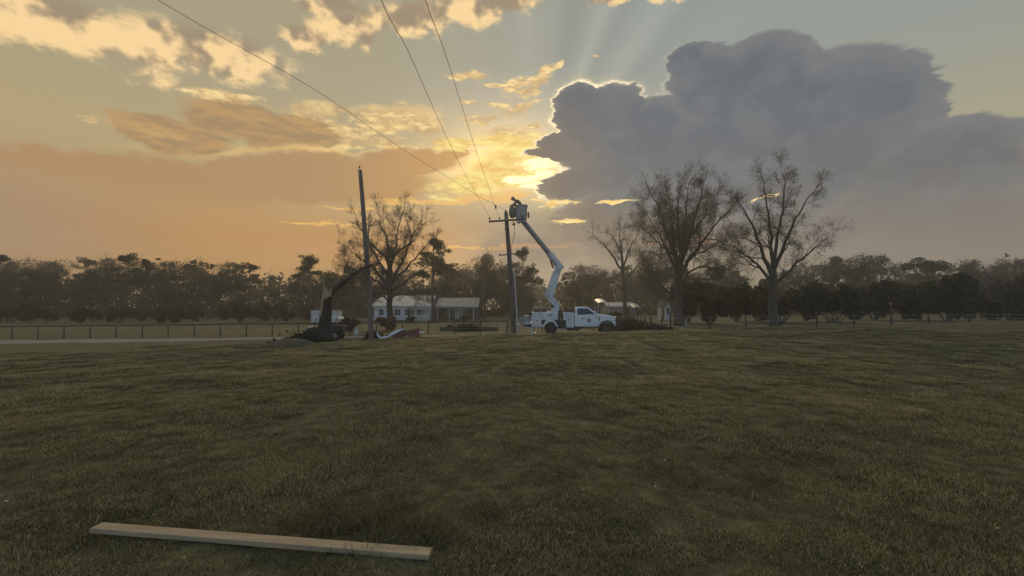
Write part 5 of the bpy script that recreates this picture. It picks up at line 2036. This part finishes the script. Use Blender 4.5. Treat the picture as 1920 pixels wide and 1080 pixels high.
for px in (841, 850, 872):
    house_window(h2, hx2(px), 1.05, 1.85, .40)
MB().box(hx2(858) - .45, hx2(858) + .45, -.05, -.003, .34, 2.1).build('door', M_trimw, h2)
for px in (824, 846, 868, 890):
    MB().box(hx2(px) - .06, hx2(px) + .06, -2.0, -1.88, -.3, 2.1).build('porch_post', M_trimw, h2)
MB().box(-w2 - .2, w2 + .2, -2.2, -.40, 2.10, 2.18).build('porch_roof', M_roof2, h2)

# white shed behind the broken trunk, with standing ribs
sy = 64.0
a, c = on(584, sy), on(630, sy)
sh = empty('storage_container', Vector(((a.x + c.x) / 2, sy, a.z)), 'white ribbed storage container half hidden by the broken trunk', 'container')
w = (c.x - a.x) / 2
hs = at(600, 582.5, sy).z - a.z
MB().box(-w, w, 0, 2.4, .12, hs).build('wall', M_siding, sh)
for k in range(11):
    x = -w + .12 + k * (2 * w - .24) / 10
    MB().box(x - .06, x + .06, -.05, 0, .15, hs - .05).build('rib', M_siding if k not in (3, 9) else M_steel, sh)
MB().box(-w - .05, w + .05, -.06, 2.45, hs, hs + .07).build('roof', M_roof2, sh)
MB().box(-w, w, .1, 2.3, -.3, .12).build('skid', M_black, sh)


def canopy(px0, px1, y, top_py, label, d=4.0, leg=True, m=M_roofm, low=.35):
    a, c = on(px0, y), on(px1, y)
    root = empty('carport', Vector(((a.x + c.x) / 2, y, min(a.z, c.z))), label, 'carport')
    w = (c.x - a.x) / 2
    h = at(px0, top_py, y).z - root.location.z
    n = 10
    pts = [(w * math.sin(t), h - low * (1 - math.cos(t) * 1.0) * 1.6) for t in np.linspace(-1.2, 1.2, n)]
    rf = MB()
    for q in range(n - 1):
        (x0, z0), (x1, z1) = pts[q], pts[q + 1]
        rf.add([(x0, 0, z0), (x1, 0, z1), (x1, d, z1 + .5), (x0, d, z0 + .5), (x0, 0, z0 - .05), (x1, 0, z1 - .05), (x1, d, z1 + .45), (x0, d, z0 + .45)],
               [(0, 1, 2, 3), (7, 6, 5, 4), (0, 4, 5, 1), (2, 6, 7, 3)])
    rf.build('roof', m, root)
    for sx in (-1, 1):
        for yy in (.15, d - .15):
            zt = pts[0][1] + .5 * yy / d - .03
            MB().box(sx * w * .90 - .06, sx * w * .90 + .06, yy - .06, yy + .06, -.3, zt + .04).build('leg', M_steel if leg else M_darkwall, root)
    return root


canopy(1121, 1142, 62, 565.5, 'metal carport with a bright curved roof above the truck bonnet', 3.0, m=M_roof3, low=.22)
canopy(1187, 1203, 60, 574.8, 'small lean-to shelter with a bright roof edge beside the pale building', 2.2, False, m=M_roof3, low=.18)
pb, pw_, ph, pd = gable_house('outbuilding', 'low pale tan building without windows behind the slender forked tree', 'building', 1141, 1190, 68, 573.5, 567.5, 6.0, M_tan, M_roof2, sid=False)
MB().box(pw_ - 1.5, pw_ - .7, -.04, -.002, .33, 2.0).build('door', M_darkwall, pb)
MB().box(-.9, .9, -.03, -.002, .34, 1.9).build('shutter', M_tan, pb)

# gabled shed by the tall tree: its gable faces the camera
gy_ = 60.0
a, c = on(1247, gy_), on(1257.5, gy_)
gs = empty('garden_shed', Vector(((a.x + c.x) / 2, gy_, a.z)), 'small white garden shed with a pointed gable left of the big tree trunk', 'shed')
w = (c.x - a.x) / 2
he, hr = at(1250, 575, gy_).z - a.z, at(1250, 563, gy_).z - a.z
MB().prism([(-w, 0.05), (w, 0.05), (w, he), (0, hr), (-w, he)], 0, 3.2).build('wall', M_siding, gs)
for s in (-1, 1):
    MB().add([(0, -.15, hr + .02), (s * (w + .12), -.15, he - .10), (s * (w + .12), 3.35, he - .10), (0, 3.35, hr + .02), (0, -.15, hr + .08), (s * (w + .12), -.15, he - .04), (s * (w + .12), 3.35, he - .04), (0, 3.35, hr + .08)],
             [(0, 1, 2, 3), (7, 6, 5, 4), (0, 4, 5, 1), (1, 5, 6, 2), (2, 6, 7, 3)]).build('roof_slope', M_darkwall, gs)
MB().box(-.20, .20, -.04, 0, .95, 1.75).build('window', M_wglass, gs)
for x in (-.24, -.02, .20):
    MB().box(x, x + .04, -.055, -.04, .92, 1.78).build('muntin', M_trimw, gs)
MB().box(-w - .02, -w, .4, 1.3, .1, 1.8).build('door', M_darkwall, gs)

# ------------------------------------------------------------------ storm debris round the broken tree
M_char = mat('dark_wet_bark', (0.030, 0.026, 0.023), (0.050, 0.042, 0.034), 4.0, 0.95, bump=0.9, bscale=12, stretch=(1, 1, .3))
M_split = mat('fresh_split_wood', (0.46, 0.36, 0.23), (0.34, 0.25, 0.15), 5.0, 0.8, bump=0.5, stretch=(1, 1, .2))
SY = 25.2
b = on(608, SY)
snag = empty('broken_tree', b, 'broken dark tree trunk with splintered pale wood and one limb leaning over', 'tree')


def sp(px, py, dy=0.0):
    return at(px, py, SY + dy) - b


tp = [sp(608, 644), sp(608, 632), sp(609, 612), sp(611, 590), sp(613.5, 568), sp(616, 550)]
tp[0].z = -.3
mb = MB().tube(refine(tp, 4), list(np.interp(np.linspace(0, 1, 21), [0, .12, .3, .5, .8, 1], [.66, .50, .40, .33, .25, .16])), 16)
r_ = random.Random(3)
for i, v in enumerate(mb.v):
    an = math.atan2(v[1] - .0, v[0] - .15)
    k = 1 + .07 * math.sin(5 * an + v[2] * 1.3) + .04 * math.sin(9 * an - v[2] * 2) + r_.uniform(-.03, .03)
    mb.v[i] = (v[0] * k, v[1] * k, v[2])
mb.build('trunk', M_char, snag, smooth=True)
rt = MB()
for a in np.linspace(0, 6.28, 9)[:-1]:
    rt.tube([(.25 * math.cos(a), .25 * math.sin(a), .5), (.6 * math.cos(a), .6 * math.sin(a), .12), (1.0 * math.cos(a + .2), 1.0 * math.sin(a + .2), -.15)], [.2, .15, .06], 7)
rt.build('root_flare', M_char, snag, smooth=True)
for pts in ([(603.5, 582), (604, 568), (606, 556), (607, 548)], [(607.5, 560), (607.8, 545), (607, 532), (605.8, 524)], [(611.5, 560), (611, 548), (609.5, 538)], [(615, 556), (617, 546), (620, 541)], [(618.5, 556), (619.5, 549), (622.5, 544)],
            [(602, 592), (602.5, 582), (603.6, 572)], [(613.5, 556), (613.0, 545), (612.5, 541)]):
    q = [sp(x, y, -.22) for x, y in pts]
    MB().tube(refine(q, 2), list(np.linspace(.10, .015, len(refine(q, 2)))), 5).build('splinter', M_split, snag)
lb_pts = [sp(617, 560), sp(625, 546), sp(634, 538, .1), sp(645, 529, .2), sp(655, 521.5, .4), sp(666, 513, .5), sp(680, 504, .8), sp(694, 497.5, 1.0), sp(712, 493, 1.3)]
limb = MB().tube(refine(lb_pts, 4), list(np.interp(np.linspace(0, 1, 33), [0, .3, .7, 1], [.14, .15, .09, .03])), 9).build('limb', M_char, snag, smooth=True)
tw, tips = MB(), []
rg = random.Random(8)
fine_pts = refine(lb_pts, 4)
for i in range(9, 32, 1):
    dd = (fine_pts[i + 1] - fine_pts[i]).normalized() if i < 32 else Vector((1, 0, 0))
    s = Matrix.Rotation(rg.uniform(0, 6.28), 3, dd) @ dd.orthogonal().normalized()
    grow(tw, fine_pts[i], dd * .6 + s * .8, rg.uniform(.7, 1.3), .035, 2, rg, tips, -.05, rmin=.008)
for i, (dx_, dz_) in ((7, (-.25, .45)), (12, (.15, -.55)), (17, (.1, .6)), (21, (.5, -.35))):
    tw.tube([fine_pts[i], fine_pts[i] + Vector((dx_, .1, dz_))], [.06, .02], 6)
tw.build('twigs', M_twig, limb, smooth=True)


def jumble(name, label, cat, px, y, n, sx, sy_, h, m, seed, L=(.5, 1.6), r=(.015, .06)):
    root = empty(name, on(px, y), label, cat)
    rg = random.Random(seed)
    bm_ = MB()
    for i in range(n):
        x, yy = rg.gauss(0, sx * .45), rg.gauss(0, sy_ * .45)
        k = max(0.0, 1 - (x / sx) ** 2)
        z = rg.uniform(0, h * k)
        a, e = rg.uniform(0, 6.28), rg.gauss(0, .35)
        l = rg.uniform(*L) / 2
        d = Vector((math.cos(a) * math.cos(e), math.sin(a) * math.cos(e), math.sin(e)))
        p = Vector((x, yy, z + .05))
        bm_.tube([p - d * l, p + Vector((rg.gauss(0, .05), rg.gauss(0, .05), .05)), p + d * l], [rg.uniform(*r), rg.uniform(*r), r[0] * .6], 5, cap=False)
    o = bm_.build('branches', m, root, smooth=True)
    P = np.random.RandomState(seed).normal(size=(n * 7, 3)) * np.array([sx * .5, sy_ * .5, h * .30]) + np.array([0, 0, h * .35])
    P[:, 2] = np.abs(P[:, 2])
    v, f = cards(P, .07, seed, 1.4)
    link('leaves', mesh_np('leaves', v, f, M_leaf_dark), root)
    return root


jumble('brush_pile', 'black heap of broken branches at the foot of the broken trunk', 'brush pile', 574, 24.6, 110, 1.25, .8, .50, M_char, 5)
jumble('brush_pile', 'low dark brush heap just beyond the truck grille guard', 'brush pile', 1180, 37.0, 170, 1.7, 1.0, .95, M_char, 6)
jumble('brush_pile', 'tangle of dark branches under the leaning fence posts', 'brush pile', 1228, 36.5, 110, 1.5, .8, .45, M_char, 7)
jumble('brush_pile', 'dark brush heap between two posts of the pipe fence', 'brush pile', 878, 40.5, 90, 1.2, .8, .55, M_char, 8)
jumble('brush_pile', 'ragged grey brush at the foot of the bare utility pole', 'brush pile', 700, 27.3, 40, .4, .4, .40, M_char, 12, L=(.3, .8))
# stacked timbers behind the fence
t = empty('timber_stack', on(841, 41.5), 'small dark stack of squared timbers behind the pipe fence', 'timber stack', None, .1)
for k in range(5):
    MB().box(-.8 + .1 * (k % 2), .75 + .08 * k, -.30 + .2 * (k % 3), -.12 + .2 * (k % 3), .0 + .17 * (k // 3), .16 + .17 * (k // 3)).build('timber', M_post, t, bevel=.01)
MB().box(-.1, .35, -.2, .2, .345, .56).build('block', M_post, t, bevel=.02)
t = empty('log', on(912, 40.5), 'dark log lying behind the pipe fence near the utility pole', 'log', None, .05)
MB().tube([(-1.1, 0, .18), (0, .03, .20), (1.1, 0, .17)], [.2, .19, .16], 10).build('trunk', M_post, t, smooth=True)
mb = MB().disc((-1.11, 0, .18), (1, 0, 0), 0, .18, .01, 12)
mb.build('cut_face', M_split, t)

# crumpled roofing: maroon sheets and a bent white trim
M_maroon = mat('maroon_metal_sheet', (0.115, 0.036, 0.042), (0.075, 0.028, 0.032), 2.0, 0.45, metal=0.2)
M_trimw2 = mat('white_metal_trim', (0.66, 0.68, 0.70), (0.55, 0.57, 0.59), 3.0, 0.35, metal=0.2)
DY = 25.7


def sheet(name, corners, nx, ny, amp, seed, m, label, cat, th=.012, rib=.0):
    """A buckled metal sheet between four pixel corners (px, py, depth)."""
    C = [at(*c) for c in corners]
    o_ = (C[0] + C[1] + C[2] + C[3]) / 4
    g0 = Vector((o_.x, o_.y, gz(o_.x, o_.y)))
    r = np.random.RandomState(seed)
    ph = r.uniform(0, 6.28, 6)
    vs = []
    for i in range(nx + 1):
        for j in range(ny + 1):
            u, v = i / nx, j / ny
            p = C[0].lerp(C[1], u).lerp(C[3].lerp(C[2], u), v)
            d = amp * (math.sin(5 * u + 3 * v + ph[0]) + .7 * math.sin(9 * v - 4 * u + ph[1]) + .5 * math.sin(14 * u + ph[2])) + rib * math.cos(u * nx * PI)
            p = p + Vector((0, d * .3, d))
            p.z = max(p.z, gz(p.x, p.y) + .01)
            vs.append(tuple(p - g0))
    fs = [(i * (ny + 1) + j, (i + 1) * (ny + 1) + j, (i + 1) * (ny + 1) + j + 1, i * (ny + 1) + j + 1) for i in range(nx) for j in range(ny)]
    ob = MB().add(vs, fs).build(name, m)
    ob.location = g0
    s = ob.modifiers.new('thickness', 'SOLIDIFY')
    s.thickness = th
    tag(ob, label, cat)
    return ob


sheet('metal_sheet', [(722, 633, DY), (788, 631, DY + .2), (786, 616.5, DY + 1.0), (752, 617.5, DY + .6)], 22, 8, .05, 4, M_maroon, 'big crumpled maroon roofing sheet lying on the grass by the bare pole', 'metal sheet', rib=.02)
sheet('metal_sheet', [(716, 634, DY - .2), (758, 633, DY), (762, 624, DY + .3), (736, 626, DY + .2)], 14, 5, .05, 9, M_maroon, 'torn maroon sheet tucked under the bent white metal strip', 'metal sheet', rib=.02)
sheet('metal_flashing', [(786, 621, DY + .1), (797, 621.5, DY + .1), (795, 623.8, DY), (786, 624, DY)], 6, 3, .01, 2, M_trimw2, 'small bright folded tip on the far end of the maroon roofing', 'flashing')
q = [(706.0, 626.0, DY - .3), (709.5, 633.0, DY - .35), (716, 635.0, DY - .4), (726, 633.0, DY - .3), (736, 628.0, DY - .1), (746, 622.5, DY), (757, 617.0, DY + .1)]
wd = [.13, .14, .07, .09, .19, .14, .02]
C = refine([at(*p) for p in q], 1)
ws_ = np.interp(np.linspace(0, 1, len(C)), np.linspace(0, 1, len(wd)), wd)
vs, g0 = [], on(725, DY)
for p, w_ in zip(C, ws_):
    p = p.copy()
    p.z = max(p.z, gz(p.x, p.y) + .02)
    vs += [tuple(p - g0 + Vector((0, 0, -w_ * .0))), tuple(p - g0 + Vector((0, .06, w_ * .9 + .02)))]
ob = MB().add(vs, [(2 * i, 2 * i + 2, 2 * i + 3, 2 * i + 1) for i in range(len(C) - 1)]).build('metal_flashing', M_trimw2)
ob.location = g0
ob.modifiers.new('thickness', 'SOLIDIFY').thickness = .02
tag(ob, 'bent white metal strip shaped like a check mark beside the bare pole', 'flashing')
sheet('metal_flashing', [(592, 647.5, 23.6), (612, 644.0, 23.8), (616, 643.2, 23.9), (600, 646.2, 23.9)], 8, 3, .01, 3, M_trimw2, 'thin pale metal strip on the grass in front of the dark branch heap', 'flashing')
# pale mound of earth at the near end
mo = MB()
n = 20
for q in range(6):
    t_ = q / 5
    for k in range(n):
        a = 2 * PI * k / n
        rr = math.cos(t_ * PI / 2) * (1 + .1 * math.sin(3 * a + q))
        mo.v.append((1.25 * rr * math.cos(a), .8 * rr * math.sin(a), -.08 + .50 * math.sin(t_ * PI / 2)))
for q in range(5):
    for k in range(n):
        mo.f.append((q * n + k, q * n + (k + 1) % n, (q + 1) * n + (k + 1) % n, (q + 1) * n + k))
ob = mo.build('earth_mound', mat('bare_earth', (0.135, 0.105, 0.066), (0.095, 0.085, 0.045), 4.0, 0.95, bump=.8, bscale=9), None, smooth=True)
ob.location = on(551, 23.0)
tag(ob, 'low rounded mound of bare brown earth in front of the dark branch heap', 'earth mound')
# white bag and bucket by the fence
t = empty('feed_sack', on(669.5, 34.8), 'white slumped feed sack leaning at the pipe fence', 'sack')
MB().tube([(0, 0, 0), (0, 0, .04), (.02, 0, .25), (.0, .02, .45), (-.03, .0, .58), (-.01, 0, .68)], [.14, .19, .17, .14, .06, .09], 10).build('sack', mat('woven_sack', (.48, .48, .47), (.36, .36, .35), 5, .8), t, smooth=True)
MB().disc((-.03, 0, .58), (0, 0, 1), .055, .075, .012, 10).build('tie', M_rope, t)

# utility cart half hidden by the trunk
UY = 27.8
uc = empty('utility_cart', on(612, UY), 'dark four wheeled utility cart with a white roof parked behind the broken trunk', 'cart', None, 0.12)
M_ud = mat('dark_green_plastic', (0.028, 0.032, 0.028), (0.040, 0.042, 0.036), 4.0, 0.5)
MB().box(-1.05, 1.0, -.55, .55, .30, .50).build('chassis', M_ud, uc, bevel=.04)
MB().prism([(-1.10, .48), (-.45, .48), (-.40, .80), (-.60, .86), (-1.05, .74)], -.52, .52).build('bonnet', M_ud, uc, bevel=.04)
MB().box(-1.02, -.62, -.50, .50, .862, .885).build('bonnet_rack', M_trimw2, uc, bevel=.008)
MB().box(-.15, .32, -.50, .50, .50, .72).build('seat', M_rubber, uc, bevel=.05)
MB().box(.26, .38, -.50, .50, .72, 1.12).build('backrest', M_rubber, uc, bevel=.05)
MB().prism([(.42, .55), (1.18, .55), (1.22, .95), (.42, .95)], -.56, .56).build('cargo_box', M_ud, uc, bevel=.03)
rf = MB().prism([(-.55, 1.42), (.84, 1.44), (.92, 1.40), (.94, 1.33), (.97, 1.33), (.96, 1.42), (.86, 1.49), (-.55, 1.48)], -.60, .60)
rf.build('roof', M_trimw2, uc, bevel=.01)
for x0, x1 in ((-.50, -.42), (.55, .84)):
    for s in (-1, 1):
        MB().tube([(x0 if x0 > 0 else -.62, s * .52, .5 if x0 < 0 else .7), (x1, s * .52, 1.43)], .025, 8).build('roof_post', M_black, uc)
MB().disc((-.42, 0, .98), (.8, 0, .6), .13, .16, .015, 20).build('steering_wheel', M_rubber, uc)
MB().tube([(-.62, 0, .75), (-.42, 0, .98)], .02, 6).build('steering_column', M_black, uc)
for x in (-.72, .72):
    for s in (-1, 1):
        w_ = MB().disc((x, s * .58, .30), (0, 1, 0), .17, .31, .11, 22).build('wheel', M_rubber, uc, bevel=.03)
        MB().disc((x, s * .60, .30), (0, 1, 0), .0, .165, .06, 16).build('rim', M_fibre, w_)
MB().disc((-1.09, -.30, .66), (1, 0, 0), 0, .07, .03, 12).build('headlight', M_lamp, uc)
MB().disc((-1.09, .30, .66), (1, 0, 0), 0, .07, .03, 12).build('headlight', M_lamp, uc)

# ------------------------------------------------------------------ the board in the grass
M_lumber = mat('sawn_lumber', (0.47, 0.37, 0.24), (0.37, 0.28, 0.175), 3.0, 0.75, bump=0.25, bscale=20, stretch=(0.35, 7, 7))
nt = M_lumber.node_tree
tcn, vo, mp = nt.nodes.new('ShaderNodeTexCoord'), nt.nodes.new('ShaderNodeTexVoronoi'), nt.nodes.new('ShaderNodeMapping')
mp.inputs['Scale'].default_value = (2.6, 6.5, 6.5)
nt.links.new(tcn.outputs['Object'], mp.inputs[0])
nt.links.new(mp.outputs[0], vo.inputs['Vector'])
vo.inputs['Scale'].default_value = 1.0
mr = nt.nodes.new('ShaderNodeMapRange')
mr.inputs[1].default_value, mr.inputs[2].default_value = 0.05, 0.13
mr.inputs[3].default_value, mr.inputs[4].default_value = 0.45, 1.0
nt.links.new(vo.outputs['Distance'], mr.inputs[0])
hs_ = nt.nodes.new('ShaderNodeHueSaturation')
bs = nt.nodes['Principled BSDF']
nt.links.new(bs.inputs['Base Color'].links[0].from_socket, hs_.inputs['Color'])
nt.links.new(mr.outputs[0], hs_.inputs['Value'])
nt.links.new(hs_.outputs[0], bs.inputs['Base Color'])
A = at(808, 1049, 2.83)
yb = 3.02
e1 = Vector((A.x, 2.745, 0))
dirv = Vector((-1, .135, 0)).normalized()
perp = Vector((.135, 1, 0)).normalized()
Lb = 2.44
ctr = e1 + dirv * (Lb / 2) + perp * .045
zc = max(gz(e1.x, e1.y), gz(*(e1 + dirv * Lb).xy), gz(ctr.x, ctr.y)) + .026
bd = MB().obox((0, 0, 0), tuple(-dirv), tuple(perp), (0, 0, 1), Lb / 2, .0445, .0165).build('lumber_board', M_lumber, None, bevel=.003)
bd.location = (ctr.x, ctr.y, zc)
tag(bd, 'new sawn timber board lying flat in the near grass', 'board')
# ------------------------------------------------------------------ evening haze
def build_haze():
    m = bpy.data.materials.new('haze')
    m.use_nodes = True
    nt = m.node_tree
    nt.nodes.clear()
    v = nt.nodes.new('ShaderNodeVolumePrincipled')
    v.inputs['Color'].default_value = (0.90, 0.91, 0.92, 1)
    v.inputs['Density'].default_value = 0.0011
    v.inputs['Anisotropy'].default_value = 0.55
    o = nt.nodes.new('ShaderNodeOutputMaterial')
    nt.links.new(v.outputs[0], o.inputs['Volume'])
    ob = MB().box(-910, 910, -910, 910, -5.0, 22.0).build('haze', m)
    tag(ob, 'thin evening haze hanging over the pasture', None, None, 'stuff')


build_haze()
